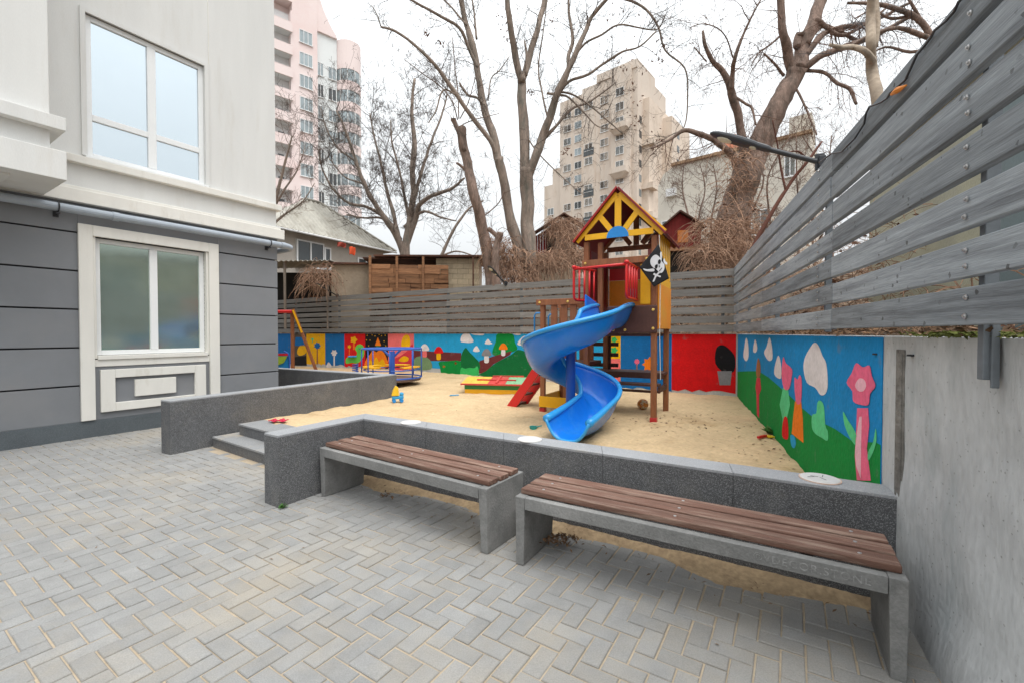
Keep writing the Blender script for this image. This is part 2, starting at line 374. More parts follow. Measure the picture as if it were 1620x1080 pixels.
# ================================================================== LOW GRANITE WALLS AND STEPS
m_gran = M('grey_granite', (.085, .086, .09), .6, .18, 5, .04, 200, speck=((.25, .255, .26), 270, .66), c2=(.15, .142, .13), c2w=(.5, .75), spec=.4)
m_grantop = M('granite_coping', (.30, .31, .325), .55, .1, 4, .04, 200, speck=((.42, .42, .43), 200, .7), c2=(.40, .36, .30), c2w=(.6, .8))
def slabwall(path, th, z0, z1, seams, name, label, side=1, closed=False):
    # path along one face, th to the left of travel * side
    P = [V(p) for p in path]; base = P[0].copy(); base.z = 0
    root = thing(name, label, 'wall', base)
    n = len(P); off = []
    for i in range(n):
        d0 = (P[i]-P[i-1]).normalized() if i else (P[1]-P[0]).normalized()
        d1 = (P[i+1]-P[i]).normalized() if i < n-1 else d0
        n0 = V((-d0.y, d0.x, 0))*side; n1 = V((-d1.y, d1.x, 0))*side
        b_ = (n0+n1).normalized(); off.append(P[i]+b_*(th/max(.3, b_.dot(n0))))
    fc, tp = MB(), MB()
    for i in range(n-1):
        k = max(1, round((P[i+1]-P[i]).length/seams))
        for j in range(k):
            e0 = .0008 if j else 0; L_ = (P[i+1]-P[i]).length; a, c = j/k+e0/L_, (j+1)/k-(.0008/L_ if j < k-1 else 0)
            lo = [P[i].lerp(P[i+1], a), P[i].lerp(P[i+1], c), off[i].lerp(off[i+1], c), off[i].lerp(off[i+1], a)]
            lo = [q_-base for q_ in lo]
            if side < 0: lo = lo[::-1]
            fc.hexa([q_+V((0, 0, z0)) for q_ in lo], [q_+V((0, 0, z1-.021)) for q_ in lo])
            tp.hexa([q_+V((0, 0, z1-.02)) for q_ in lo], [q_+V((0, 0, z1)) for q_ in lo])
    fc.build('facing', m_gran, root, bevel=.002); tp.build('coping', m_grantop, root, bevel=.003)
    return root
P0, P1, P2, P3 = V((-2.25, 3.985, 0)), V((-2.08, 3.88, 0)), V((-1.59, 4.67, 0)), V((2.20, 2.392, 0))
slabwall([P1, P2, P3], .215, -.05, .645, .95, 'low_wall', 'grey granite low wall wrapping behind the two benches up to the concrete wall', 1)
slabwall([V((-4.36, 5.58, 0)), V((-2.44, 9.27, 0)), V((-9.0, 12.72, 0))], .22, -.05, .69, 1.0, 'low_wall', 'grey granite low wall left of the steps with one corner pointing at the merry-go-round', 1)
m_step = M('step_slab', (.24, .245, .25), .7, .1, 4, .05, 150, speck=((.36, .36, .36), 200, .7), c2=(.44, .37, .28), c2w=(.5, .72))
st = thing('granite_steps', 'two grey granite steps between the low walls leading up to the sand', 'steps', (-3.4, 5.5, 0))
sdv = V((.82, -.572, 0)); sp = V((.572, .82, 0))
def stepbox(a, l, d, z0, z1, nm):
    a = V(a)-V((-3.4, 5.5, 0)); lo = [a, a+sdv*l, a+sdv*l+sp*d, a+sp*d]
    MB().hexa([p+V((0, 0, z0)) for p in lo], [p+V((0, 0, z1-.026)) for p in lo]).build('riser', m_gran, st, bevel=.002)
    a2 = a-sp*.012; lo = [a2, a2+sdv*l, a2+sdv*l+sp*d, a2+sp*d]
    MB().hexa([p+V((0, 0, z1-.025)) for p in lo], [p+V((0, 0, z1)) for p in lo]).build(nm, m_step, st, bevel=.003)
stepbox((-4.10, 6.0, 0), 2.25, .75, -.04, .14, 'tread')
stepbox((-3.80, 6.10, 0), 1.98, .36, .141, .295, 'tread')
# discs set on the coping
m_disc = M('white_disc', (.62, .61, .59), .4, .04, 12, .02, 60); m_ring = M('disc_ring', (.62, .45, .36), .5, .1)
for px, py, lb in ((650, 668, 'white round disc on the low wall top, nearest the steps'), (838, 695, 'white round disc on the low wall top in front of the blue slide'), (1297, 757, 'white round disc with a thin orange rim on the low wall beside the painted wall')):
    p = G(px, py, .645); o = thing('coping_disc', lb, 'disc', p, 0, 'white discs on the low wall')
    MB().lathe([(.105, .0005), (.105, .007), (.100, .010), (0.001, .011)], 40).build('cover', m_disc, o, smooth=False)
    if px > 1200: MB().lathe([(.1115, .0005), (.1115, .006), (.1055, .006), (.1055, .0005)], 40).build('rim', m_ring, o)
    if px > 1200:
        k = MB()
        for a, r0, r1 in ((.3, .02, .06), (1.9, .01, .05), (2.6, .03, .07), (4.4, .0, .05)):
            k.bar((r0*math.cos(a), r0*math.sin(a), .0118), (r1*math.cos(a+.4), r1*math.sin(a+.4), .0118), .004, .001)
        k.build('scratch_mark', m_metal, o)

# ================================================================== BENCHES
m_conc = M('bench_concrete', (.20, .20, .195), .75, .22, 6, .25, 70, c2=(.30, .295, .285), c2w=(.5, .75), spec=.3)
m_conctop = M('bench_edge', (.33, .335, .345), .6, .12, 6, .12, 70)
m_slat = M('bench_wood', (.155, .080, .057), .6, .28, 3, .35, 22, stretch=(1.2, 14, 14), c2=(.34, .245, .19), c2w=(.48, .74), c2s=2.2, spec=.35, island=.2)
m_bolt = M('steel_bolt', (.6, .6, .6), .35, .1, 9, 0, metal=.9)
BL, BD = 2.0, .485
def make_bench(label):
    o = thing('park_bench', label, 'bench', (0, 0, 0), 0, 'concrete benches along the low wall')
    f = MB(); f.box(.0725, BL-.0725, 0, .05, .385, .465); f.box(.0725, BL-.0725, BD-.05, BD, .385, .465)
    f.box(.3, .36, .05, BD-.05, .39, .44); f.box(1.6, 1.66, .05, BD-.05, .39, .44)
    f.build('frame', m_conc, o, bevel=.004)
    for x0, sg in ((0, 1), (BL, -1)):
        l = MB(); a, c = x0, x0+sg*.072; d = x0+sg*.058
        lo = [(min(a, d), .015, 0), (max(a, d), .015, 0), (max(a, d), BD-.03, 0), (min(a, d), BD-.03, 0)]
        hi = [(min(a, c), 0, .465), (max(a, c), 0, .465), (max(a, c), BD, .465), (min(a, c), BD, .465)]
        l.hexa(lo, hi); l.build('leg', m_conc, o, bevel=.006)
    s = MB(); y = .055
    for k in range(3):
        s.box(.012+rnd.uniform(-.004, .004), BL-.012+rnd.uniform(-.004, .004), y, y+.108, .4665, .503); y += .134
    s.build('seat', m_slat, o, bevel=.006)
    for x in (.16, 1.0, BL-.16):
        for k in range(3):
            MB().lathe([(.009, .503), (.009, .5055), (.001, .507)], 10, (x,   .055+.054+.134*k, 0)).build('bolt', m_bolt, o)
    return o
bench = make_bench('far concrete bench with brown slats, end against the low wall corner')
bench.location = (-1.835, 4.165, 0); bench.rotation_euler = (0, 0, R(-34.2))
b2 = dup(bench, (.02, 2.92, 0), R(-30.6), 'near concrete bench with brown slats and engraved lettering, beside the bare concrete wall')
cu = bpy.data.curves.new('txt', 'FONT'); cu.body = '\u00a9VDECOR.STONE'; cu.size = .052; cu.extrude = .0008; cu.space_character = 1.15
to = bpy.data.objects.new('txt', cu); col.objects.link(to)
me = bpy.data.meshes.new_from_object(to.evaluated_get(bpy.context.evaluated_depsgraph_get())); bpy.data.objects.remove(to)
me.materials.clear(); me.materials.append(M('engraving', (.265, .265, .26), .8, .3, 40, .1))
eo = bpy.data.objects.new('engraved_lettering', me); col.objects.link(eo); eo.parent = b2
eo.location = (BL-.60, -.0012, .408); eo.rotation_euler = (R(90), 0, 0)
MATS['engraving'].node_tree.nodes['Principled BSDF'].inputs['Specular IOR Level'].default_value = .2
# ================================================================== CONCRETE WALLS WITH PAINTING
m_wallc = M('weathered_concrete', (.50, .51, .515), .9, .16, 2.0, .35, 26, c2=(.31, .35, .36), c2w=(.52, .76), c2s=1.7, stretch=(1.5, 1.5, .5), speck=((.26, .26, .25), 130, .985), spec=.2)
m_wallrough = M('rough_concrete', (.20, .19, .175), .95, .35, 8, .8, 30, spec=.1)
def paint(name, r, g_, b_, var=.07): return M('paint_'+name, C(r, g_, b_, .92), .8, var+.06, 4, .3, 26, c2=tuple(.55*q+.12 for q in C(r, g_, b_, .7)), c2w=(.60, .80), c2s=5, spec=.2, fine=.6)
p_blue = paint('blue', 20, 140, 205); p_sky = paint('sky', 40, 165, 220); p_green = paint('green', 8, 140, 62); p_dgreen = paint('dark_green', 14, 110, 58)
p_white = paint('white', 232, 226, 228); p_red = paint('red', 222, 24, 28); p_yel = paint('yellow', 248, 186, 14); p_black = paint('black', 28, 27, 30)
p_pink = paint('pink', 242, 110, 145); p_lpink = paint('light_pink', 250, 190, 205); p_coral = paint('coral', 246, 120, 120); p_mint = paint('mint', 95, 210, 145)
p_brown = paint('brown', 112, 50, 52); p_orange = paint('orange', 250, 130, 30); p_dblue = paint('deep_blue', 22, 110, 180); p_grey = paint('grey', 140, 140, 145)
p_lgreen = paint('light_green', 60, 190, 100); p_tan = paint('tan', 165, 110, 70); p_crim = paint('crimson', 215, 60, 75)
# --- right wall: x along rd from RP, y towards playground, faces y = 0
rwall = thing('concrete_wall', 'bare grey weathered concrete wall at the right, painted blue and green beyond the low wall', 'wall', RP, RZ_R)
rw_ = MB(); SL = 7.72; x0, x1, n = -7.0, SL, 150
def rface(u, v):
    x = x0+(x1-x0)*u; z = -.1+1.63*v
    y = .004*mnoise.noise(V((x*3, z*3, 0)))+.0
    if x < .1:
        y += .022*mnoise.noise(V((x*.9, z*1.1, 3)))+.010*mnoise.noise(V((x*4, z*4, 6)))-.0
        y += .05*ss(.55, .15, z+.12*(x+2.0))*ss(.1, -.5, x)      # bulge at the foot
    return (x, y, z)
rw_.grid(rface, n, 40)
rw_.add([(x0, -.3, -.1), (x1, -.3, -.1), (x1, -.3, 1.53), (x0, -.3, 1.53), (x0, .0, 1.53), (x1, .0, 1.53), (x1, 0, -.1)], [(0, 1, 2, 3), (3, 2, 5, 4), (1, 6, 5, 2)])
rw_.build('wall_face', m_wallc, rwall, smooth=False)
s0 = rw(1397, 640)[0]
MB().box(.035, .10, -.01, .012, .62, 1.44).box(.02, .12, -.01, .006, .60, 1.46).build('rough_seam', m_wallrough, rwall, bevel=.004)
for px, py in ((1444, 562), (1388, 560)):
    a, z = rw(px, py); MB().lathe([(.022, -.004), (.02, .006), (.001, .003)], 9).build('old_bolt_hole', m_dark, rwall).location = (a, .004, z)
def rpatch(name, mat, pts, y, par=rwall, zoom=None, wob=0):
    P = []
    for p in pts:
        if zoom: p = (zoom[0]+p[0]*zoom[2], zoom[1]+p[1]*zoom[2])
        a, z = rw(*p); P.append((a, .0092+(y-.0098)*.35, max(z, .02)))
    return MB().prism(P[::-1], (0, .0006, 0)).build(name, mat, par)
def smoothpoly(pts, k=3):
    o = []; n = len(pts)
    for i in range(n):
        p0, p1, p2, p3 = pts[i-1], pts[i], pts[(i+1) % n], pts[(i+2) % n]
        for j in range(k):
            t = j/k
            o.append(tuple(.5*(2*p1[c]+(p2[c]-p0[c])*t+(2*p0[c]-5*p1[c]+4*p2[c]-p3[c])*t*t+(-p0[c]+3*p1[c]-3*p2[c]+p3[c])*t**3) for c in (0, 1)))
    return o
MB().box(s0, SL-.004, .002, .0070, .0, 1.525).build('painted_sky', p_blue, rwall)
ZR = (1120, 500, .2685)
hp = [(178, 335), (240, 322), (300, 322), (360, 358), (420, 410), (490, 470), (560, 540), (640, 605), (760, 665), (860, 735), (905, 752), (950, 740), (1000, 742), (1036, 762)]
P = [(rw(ZR[0]+a*ZR[2], ZR[1]+b_*ZR[2])) for a, b_ in hp]; P = [(min(a, SL-.006) if i else SL-.006, .0076, z) for i, (a, z) in enumerate(P)]
P[-1] = (s0+.002, .0076, P[-1][2])
MB().prism(([(SL-.006, .0076, .0)]+P+[(s0+.002, .0076, .0)])[::-1], (0, .0008, 0)).build('painted_hill', p_green, rwall)
for pts in ([(228, 128), (240, 160), (243, 235), (228, 264), (212, 235), (218, 180)], [(283, 138), (295, 185), (285, 214), (270, 205), (275, 160)],
            [(367, 126), (382, 180), (384, 250), (360, 260), (335, 215), (350, 180)], [(420, 230), (435, 280), (437, 360), (415, 362), (395, 335), (402, 280)],
            [(635, 155), (662, 180), (682, 232), (705, 280), (714, 400), (700, 455), (670, 462), (640, 420), (590, 390), (570, 310), (576, 250), (600, 200)]):
    rpatch('painted_cloud', p_white, smoothpoly(pts), .0098, zoom=ZR)
rpatch('painted_bush', p_mint, smoothpoly([(670, 495), (692, 530), (700, 640), (716, 680), (713, 732), (680, 715), (640, 690), (620, 650), (622, 580), (646, 570), (652, 510)]), .0122, zoom=ZR)
rpatch('painted_pond', p_sky, smoothpoly([(492, 700), (515, 705), (525, 745), (515, 775), (498, 760)]), .0122, zoom=ZR)
# tall plain flowers in the mural
def rflower(stem, blossom, sc_, bc, cc, centre):
    rpatch('painted_stem', sc_, stem, .0126, zoom=ZR); rpatch('painted_blossom', bc, smoothpoly(blossom), .0152, zoom=ZR)
    if centre: rpatch('painted_blossom_centre', cc, smoothpoly(centre), .0179, zoom=ZR)
rflower([(890, 540), (955, 540), (962, 640), (948, 780), (972, 968), (888, 965), (876, 820), (886, 640)],
        [(885, 275), (925, 300), (965, 290), (978, 350), (1000, 410), (968, 455), (958, 520), (912, 520), (868, 500), (862, 440), (828, 390), (858, 335)], p_pink, p_pink, p_lpink, [(905, 365), (935, 375), (945, 410), (928, 440), (898, 438), (880, 405)])
rpatch('painted_stem_stripe', p_lpink, [(905, 590), (918, 590), (916, 700), (912, 955), (885, 880), (878, 800), (890, 680)], .0152, zoom=ZR)
rpatch('painted_leaf', p_mint, smoothpoly([(885, 760), (850, 720), (815, 640), (806, 560), (835, 610), (868, 660), (888, 710)]), .0126, zoom=ZR)
rpatch('painted_leaf', p_mint, smoothpoly([(955, 800), (985, 740), (1000, 660), (1005, 730), (985, 800), (955, 850)]), .0126, zoom=ZR)
rflower([(448, 420), (478, 420), (490, 520), (472, 600), (478, 722), (445, 710), (445, 600), (428, 520)], [(450, 240), (465, 275), (502, 310), (500, 360), (485, 425), (455, 425), (440, 340)], p_mint, p_pink, p_lpink, None)
rpatch('painted_leaf', p_red, smoothpoly([(452, 600), (474, 600), (481, 700), (470, 725), (443, 700)]), .0152, zoom=ZR)
rflower([(520, 500), (556, 500), (566, 600), (570, 745), (500, 690), (508, 600)], [(518, 360), (535, 372), (548, 345), (560, 380), (556, 500), (530, 512), (518, 430)], p_orange, p_pink, p_lpink, None)
rflower([(292, 360), (312, 362), (318, 430), (306, 460), (306, 600), (293, 580), (290, 455), (284, 420)], [(300, 245), (314, 290), (312, 350), (296, 362), (288, 320)], p_crim, p_tan, p_yel, None)
# --- back wall: x along bd from corner K, faces +y
bwall = thing('concrete_wall', 'low concrete wall along the back of the sand, painted in coloured panels and a landscape', 'wall', K, RZ_B)
MB().box(-.35, 19, -.3, .0, -.1, 1.535).build('wall_face', m_wallc, bwall)
def bpatch(name, mat, pts, y, zoom=None):
    P = []
    for p in pts:
        if zoom: p = (zoom[0]+p[0]*zoom[2], zoom[1]+p[1]*zoom[2])
        a, z = bw(*p); P.append((max(a, .004), .0052+(y-.0047)*.37, max(.08, min(z, 1.533))))
    return MB().prism(P[::-1], (0, .0006, 0)).build(name, mat, bwall)
def bpanel(x0, x1, mat, yo=.0015, zb=.1):
    a, c = bw(x0, 540)[0], bw(x1, 540)[0]; lo, hi = min(a, c), max(a, c)
    e = [(lo, zb)]; k = 9
    for i in range(1, k): e.append((lo+(hi-lo)*i/k, zb+rnd.uniform(-.03, .05)))
    e.append((hi, zb)); P = [(a_, yo, z_) for a_, z_ in e]+[(hi, yo, 1.53), (lo, yo, 1.53)]
    MB().prism(P, (0, .003, 0)).build('painted_panel', mat, bwall)
m_blank = paint('worn_grey', 95, 85, 75)
for x0, x1, mt, zb in ((440, 462, p_dblue, .3), (462, 485, m_blank, .3), (485, 514.6, p_yel, .36), (514.6, 545, p_dblue, .36), (545, 578, p_red, .34), (578, 614, p_black, .36), (614, 655, p_coral, .36), (655, 962, p_sky, .42), (962, 982, p_yel, .3), (982, 1063, p_dblue, .24), (1063, 1164.6, p_red, .28)):
    bpanel(x0, x1, mt, zb=zb)
ZA = (430, 480, 1/4.5)                       # left half; ZM = landscape close-up
ZM = (640, 500, 1/6.2308)
bpatch('painted_patch', p_dblue, [(170, 240), (245, 240), (240, 300), (165, 300)], .0047, ZA)
bpatch('painted_patch', p_yel, smoothpoly([(200, 300), (240, 300), (245, 350), (200, 370), (180, 345)]), .0047, ZA)
bpatch('painted_patch', p_black, [(160, 380), (248, 370), (250, 440), (160, 440)], .0047, ZA)
def bflower(x, y, r, h, mat, stem, rows=None, n=7, z=ZA):
    bpatch('painted_stem', stem, [(x-r*.16, y), (x+r*.16, y), (x+r*.22, y+h), (x-r*.22, y+h)], .0047, z)
    pts = []
    for i in range(n*2):
        a = math.pi*i/n; q_ = r if i % 2 == 0 else r*.68; pts.append((x+q_*math.cos(a), y+q_*math.sin(a)))
    bpatch('painted_blossom', mat, smoothpoly(pts, 2), .0074, z)
bflower(325, 300, 26, 130, p_dblue, p_tan); bflower(290, 255, 12, 25, p_mint, p_mint, n=4)
bflower(445, 350, 24, 95, p_white, p_white, n=6); bpatch('painted_rock', p_white, smoothpoly([(390, 440), (405, 415), (425, 440), (425, 452), (392, 452)]), .0047, ZA)
bflower(585, 258, 27, 70, p_yel, p_orange, n=5); bflower(553, 306, 14, 100, p_yel, p_orange, n=5)
for sx, sy in ((680, 228), (700, 262), (715, 225), (735, 232), (782, 230), (808, 228), (800, 268), (812, 300), (690, 300), (810, 330), (675, 260), (765, 222)):
    bpatch('painted_star', p_yel, [(sx+5*math.cos(a*math.pi/4)*(1 if a % 2 == 0 else .45), sy+6*math.sin(a*math.pi/4)*(1 if a % 2 == 0 else .45)) for a in range(8)], .0047, ZA)
bpatch('painted_flame', p_orange, smoothpoly([(670, 455), (675, 390), (700, 360), (720, 330), (745, 345), (770, 330), (800, 350), (822, 400), (826, 455)]), .0047, ZA)
bpatch('painted_flame', p_yel, smoothpoly([(690, 450), (705, 400), (720, 420), (745, 380), (765, 415), (790, 390), (805, 450)]), .0074, ZA)
bpatch('painted_hut', p_dgreen, [(742, 300), (770, 300), (770, 330), (742, 330)], .0074, ZA); bpatch('painted_roof', p_orange, [(735, 300), (756, 240), (780, 300)], .0074, ZA)
bpatch('painted_patch', p_crim, smoothpoly([(990, 300), (1006, 300), (1006, 455), (835, 455), (840, 400), (900, 380), (960, 340)]), .0047, ZA)
bpatch('painted_sun', p_yel, smoothpoly([(960, 222), (982, 240), (985, 300), (960, 328), (930, 320), (922, 285), (935, 240)]), .0074, ZA)
bpatch('painted_sun', p_yel, smoothpoly([(905, 400), (940, 372), (975, 385), (965, 410), (920, 412)]), .0074, ZA)
# landscape
bpatch('painted_ground', p_brown, [(92, 335), (240, 345), (560, 360), (560, 440), (330, 440), (92, 435)], .0047, ZM)
bpatch('painted_thicket', paint('thicket', 120, 150, 110), smoothpoly([(92, 440), (120, 400), (200, 395), (260, 440), (262, 520), (95, 520)]), .0074, ZM)
bpatch('painted_meadow', p_green, smoothpoly([(340, 450), (420, 442), (560, 445), (570, 585), (380, 570), (352, 500)]), .0074, ZM)
bpatch('painted_ground', p_brown, [(720, 520), (740, 440), (900, 385), (1060, 340), (1040, 380), (880, 470), (780, 560), (735, 560)], .0074, ZM)
bpatch('painted_hill', p_dgreen, smoothpoly([(560, 480), (560, 390), (600, 310), (640, 350), (700, 410), (740, 460), (730, 530), (570, 530)]), .0101, ZM)
bpatch('painted_hill', p_green, smoothpoly([(870, 330), (900, 250), (920, 170), (1060, 170), (1090, 260), (1110, 330), (1000, 370), (880, 385)]), .0047, ZM)
bpatch('painted_meadow', p_dgreen, smoothpoly([(720, 600), (800, 540), (900, 460), (1050, 380), (1120, 330), (1230, 350), (1500, 340), (1600, 360), (1600, 600), (1230, 600)]), .0101, ZM)
bpatch('painted_bush', p_lgreen, smoothpoly([(560, 505), (600, 515), (640, 505), (690, 510), (720, 490), (735, 560), (700, 600), (560, 590)]), .0128, ZM)
for pts in ([(555, 250), (560, 200), (590, 170), (630, 165), (655, 200), (682, 250), (640, 262), (590, 258)], [(792, 270), (805, 245), (825, 225), (845, 250), (866, 270), (830, 278)], [(676, 342), (690, 310), (712, 292), (730, 315), (742, 342), (710, 350)], [(1115, 280), (1130, 240), (1180, 195), (1230, 215), (1240, 280), (1180, 290)], [(660, 172), (780, 174), (770, 190), (690, 186)], [(1060, 172), (1150, 174), (1120, 190)]):
    bpatch('painted_cloud', p_white, smoothpoly(pts), .0074, ZM)
for x, y, mt in ((390, 495, p_orange), (505, 462, p_red), (610, 345, p_red), (680, 415, p_red), (910, 505, p_red), (1145, 515, p_red), (880, 540, p_white), (1010, 470, p_mint), (940, 455, p_mint), (1260, 430, p_white)):
    bflower(x, y, 14, 40, mt, p_lgreen, n=4, z=ZM)
def mushroom(x, y, r, cap, stem):
    bpatch('painted_mushroom', stem, smoothpoly([(x-r*.35, y), (x+r*.35, y), (x+r*.45, y+r*1.5), (x-r*.45, y+r*1.5)]), .0128, ZM)
    bpatch('painted_mushroom_cap', cap, smoothpoly([(x-r, y+r*.1), (x-r*.6, y-r*.9), (x, y-r*1.25), (x+r*.6, y-r*.9), (x+r, y+r*.1), (x, y+r*.25)]), .0155, ZM)
mushroom(338, 355, 45, p_red, p_yel); mushroom(200, 330, 45, p_white, p_coral); mushroom(810, 380, 48, p_grey, p_white); mushroom(975, 320, 42, p_orange, p_white)
ZT = (720, 290, 1/3.375)
bflower(850, 835, 18, 25, p_lgreen, p_lgreen, n=5, z=ZT); bflower(850, 890, 20, 25, p_lgreen, p_lgreen, n=5, z=ZT)
bpatch('painted_panel', p_coral, [(820, 935), (882, 935), (882, 1060), (820, 1060)], .0047, ZT)
bflower(1040, 965, 42, 60, p_orange, p_tan, n=8, z=ZT); bflower(971, 950, 16, 45, p_pink, p_tan, n=9, z=ZT)
bpatch('painted_bush', p_black, smoothpoly([(1395, 880), (1430, 862), (1470, 890), (1495, 930), (1490, 1000), (1440, 1010), (1390, 960)]), .0074, ZT)
bpatch('painted_pot', p_grey, [(1400, 1000), (1478, 1000), (1470, 1075), (1412, 1075)], .01, ZT)

# ================================================================== FENCES
m_wood = M('grey_weathered_wood', (.265, .29, .315), .85, .26, 4, .2, 22, stretch=(.4, 9, 9), c2=(.13, .14, .155), c2w=(.5, .7), c2s=1.9, spec=.2, island=.24, fine=.5, speck=((.10, .105, .11), 55, .985))
m_wood2 = M('grey_brown_wood', (.225, .22, .212), .85, .22, 4, .2, 22, stretch=(.45, 13, 13), c2=(.14, .135, .125), c2w=(.5, .72), c2s=2.4, spec=.2, island=.2)
m_post = M('painted_steel_post', (.17, .19, .21), .6, .15, 4, .1, 30, metal=.3)
def fence_boards(mb, x0, x1, splits, y, n=7, z0=1.575, pitch=.1975, h=.149, th=.042):
    for k in range(n):
        e = [x0]+sorted(q_+rnd.uniform(-.03, .03) for q_ in splits)+[x1]
        for a, c in zip(e, e[1:]):
            za = z0+k*pitch+rnd.uniform(-.006, .006); zb = z0+k*pitch+rnd.uniform(-.006, .006); hh = h+rnd.uniform(-.006, .006)
            m = max(2, int((c-a)/.7)); wv = rnd.random()*50; yo = rnd.uniform(-.003, .003)
            prev = None; vs = []; fs = []
            for i in range(m+1):
                x = a+.0015+(c-a-.003)*i/m; z = za+(zb-za)*i/m+.005*mnoise.noise(V((x*.8, k*3.1, wv))); yy = y+yo+.006*mnoise.noise(V((x*.9, k*5.7, wv+9)))
                vs += [(x, yy, z), (x, yy+th, z), (x, yy+th, z+hh), (x, yy, z+hh)]
                if i:
                    o = 4*(i-1)
                    fs += [(o+j, o+(j+1) % 4, o+4+(j+1) % 4, o+4+j) for j in range(4)]
            fs = [f[::-1] for f in fs]+[(0, 1, 2, 3), tuple(4*m+j for j in (3, 2, 1, 0))]
            mb.add(vs, fs)
fr = thing('wooden_fence', 'tall grey plank fence on the right wall, running past the street lamp', 'fence', RP+V((0, 0, 1.53)), RZ_R)
f = MB(); fence_boards(f, -6.5, 7.62, [-2.9, .95, 3.9], .055)
for i in range(len(f.v)): f.v[i] = (f.v[i][0], f.v[i][1], f.v[i][2]-1.53)
f.build('board_panel', m_wood, fr, bevel=.004)
posts = [rw(1578, 530)[0], rw(1316, 500)[0], rw(1234, 500)[0], 5.6, 7.3, -2.9, -5.2]
for k, a in enumerate(posts):
    p = MB(); zb = 1.37 if k == 0 else 1.56
    p.box(a-.018, a+.02, .005, .05, zb-1.53, 2.88-1.53)
    if k == 0: p.box(a-.030, a-.019, .005, .03, 1.34-1.53, 1.6-1.53)
    p.build('post', m_post, fr, bevel=.003)
    if k < 2:
        for j in range(7):
            for dz in (.04, .11):
                z = 1.575+j*.1975+dz-1.53+rnd.uniform(-.008, .008)
                b_ = MB().lathe([(.011, .0), (.011, .003), (.006, .004), (.006, .009), (.001, .010)], 8); b_.v = [(v[0], v[2], v[1]) for v in b_.v]; b_.f = [q_[::-1] for q_ in b_.f]
                bo = b_.build('bolt', m_bolt, fr); bo.location = (a+rnd.uniform(-.01, .01), .0995, z)
fb = thing('wooden_fence', 'long grey plank fence on the painted back wall', 'fence', K+V((0, 0, 1.53)), RZ_B)
f = MB(); fence_boards(f, .07, 18.5, [2.6, 5.3, 7.9, 10.4, 13.1, 15.8], .03)
for i in range(len(f.v)): f.v[i] = (f.v[i][0], f.v[i][1], f.v[i][2]-1.53)
f.build('board_panel', m_wood2, fb)
for a in (.3, 2.6, 5.3, 7.9, 10.4, 13.1, 15.8):
    MB().box(a-.03, a+.03, -.03, .027, .0, 1.36).build('post', m_post, fb)
# lamps on the fences
m_blk = M('black_lamp_metal', (.028, .030, .036), .4, .15, 5, .02, spec=.5)
m_lens = M('lamp_lens', (.62, .58, .46), .25, .05, 5, 0, spec=.5)
def make_lamp(label, L, rise):
    o = thing('street_lamp', label, 'lamp', (0, 0, 0), 0, 'black lamps on the fence tops')
    k = rise/L
    MB().tube([(.02, 0, .02), (.06, 0, .035), (L*.52, 0, k*L*.52)], [.024, .021, .021], 12).build('arm', m_blk, o)
    b_ = MB(); b_.box(-.02, .03, -.05, .05, -.03, .06); b_.box(-.02, .05, -.012, .012, -.05, .09); b_.tube([(.0, -.07, -.02), (.0, .07, -.02)], .01, 6)
    b_.build('bracket', m_blk, o, bevel=.005)
    h = MB(); n = 18
    prof = [(.44, .030, .026), (.47, .036, .032), (.56, .040, .034), (.60, .052, .036), (.70, .066, .040), (.82, .068, .038), (.92, .060, .030), (.97, .042, .020), (1.0, .012, .008)]
    vs = []
    for t_, wy, hz in prof:
        for j in range(n):
            a = 2*math.pi*j/n; ca_, sa_ = math.cos(a), math.sin(a)
            vs.append((L*t_, wy*math.copysign(abs(ca_)**.7, ca_), k*L*t_+hz*math.copysign(abs(sa_)**.7, sa_)*(1 if sa_ > 0 else .7)))
    h.add(vs, [(i*n+j, i*n+(j+1) % n, (i+1)*n+(j+1) % n, (i+1)*n+j) for i in range(len(prof)-1) for j in range(n)]+[tuple(range(n-1, -1, -1))])
    for t_ in (.62, .66, .70, .74): h.bar((L*t_, -.03, k*L*t_+.042), (L*t_, .03, k*L*t_+.042), .008, .012)
    h.build('head', m_blk, o, bevel=0)
    l = MB(); l.lathe([(.001, 0), (.048, .004), (.055, .014), (.0, .016)], 20)
    l.v = [(L*.86+v[0]*1.15, v[1]*.9, k*(L*.86+v[0]*1.15)-.036+v[2]) for v in l.v]
    l.build('lens', m_lens, o)
    l = MB(); l.lathe([(.001, 0), (.026, .003), (.030, .012)], 14); l.v = [(L*.60+v[0], v[1], k*(L*.60+v[0])-.034+v[2]) for v in l.v]; l.build('sensor', m_lens, o)
    return o
lp = make_lamp('black street lamp reaching from the right fence top over the sand', .88, .40)
lp.location = (2.66, 3.80, 3.0); lp.rotation_euler = (0, 0, math.atan2(rn.y, rn.x))
ab = math.atan2(bn.y, bn.x)
for px, py, lb in ((801, 452, 'small black lamp on the back fence below the twin-stemmed tree'), (534, 470, 'small black lamp on the back fence in front of the old house')):
    a, z = bw(px, py, .05); dup(lp, K+bd*a+bn*.05+V((0, 0, 2.9)), ab, lb)
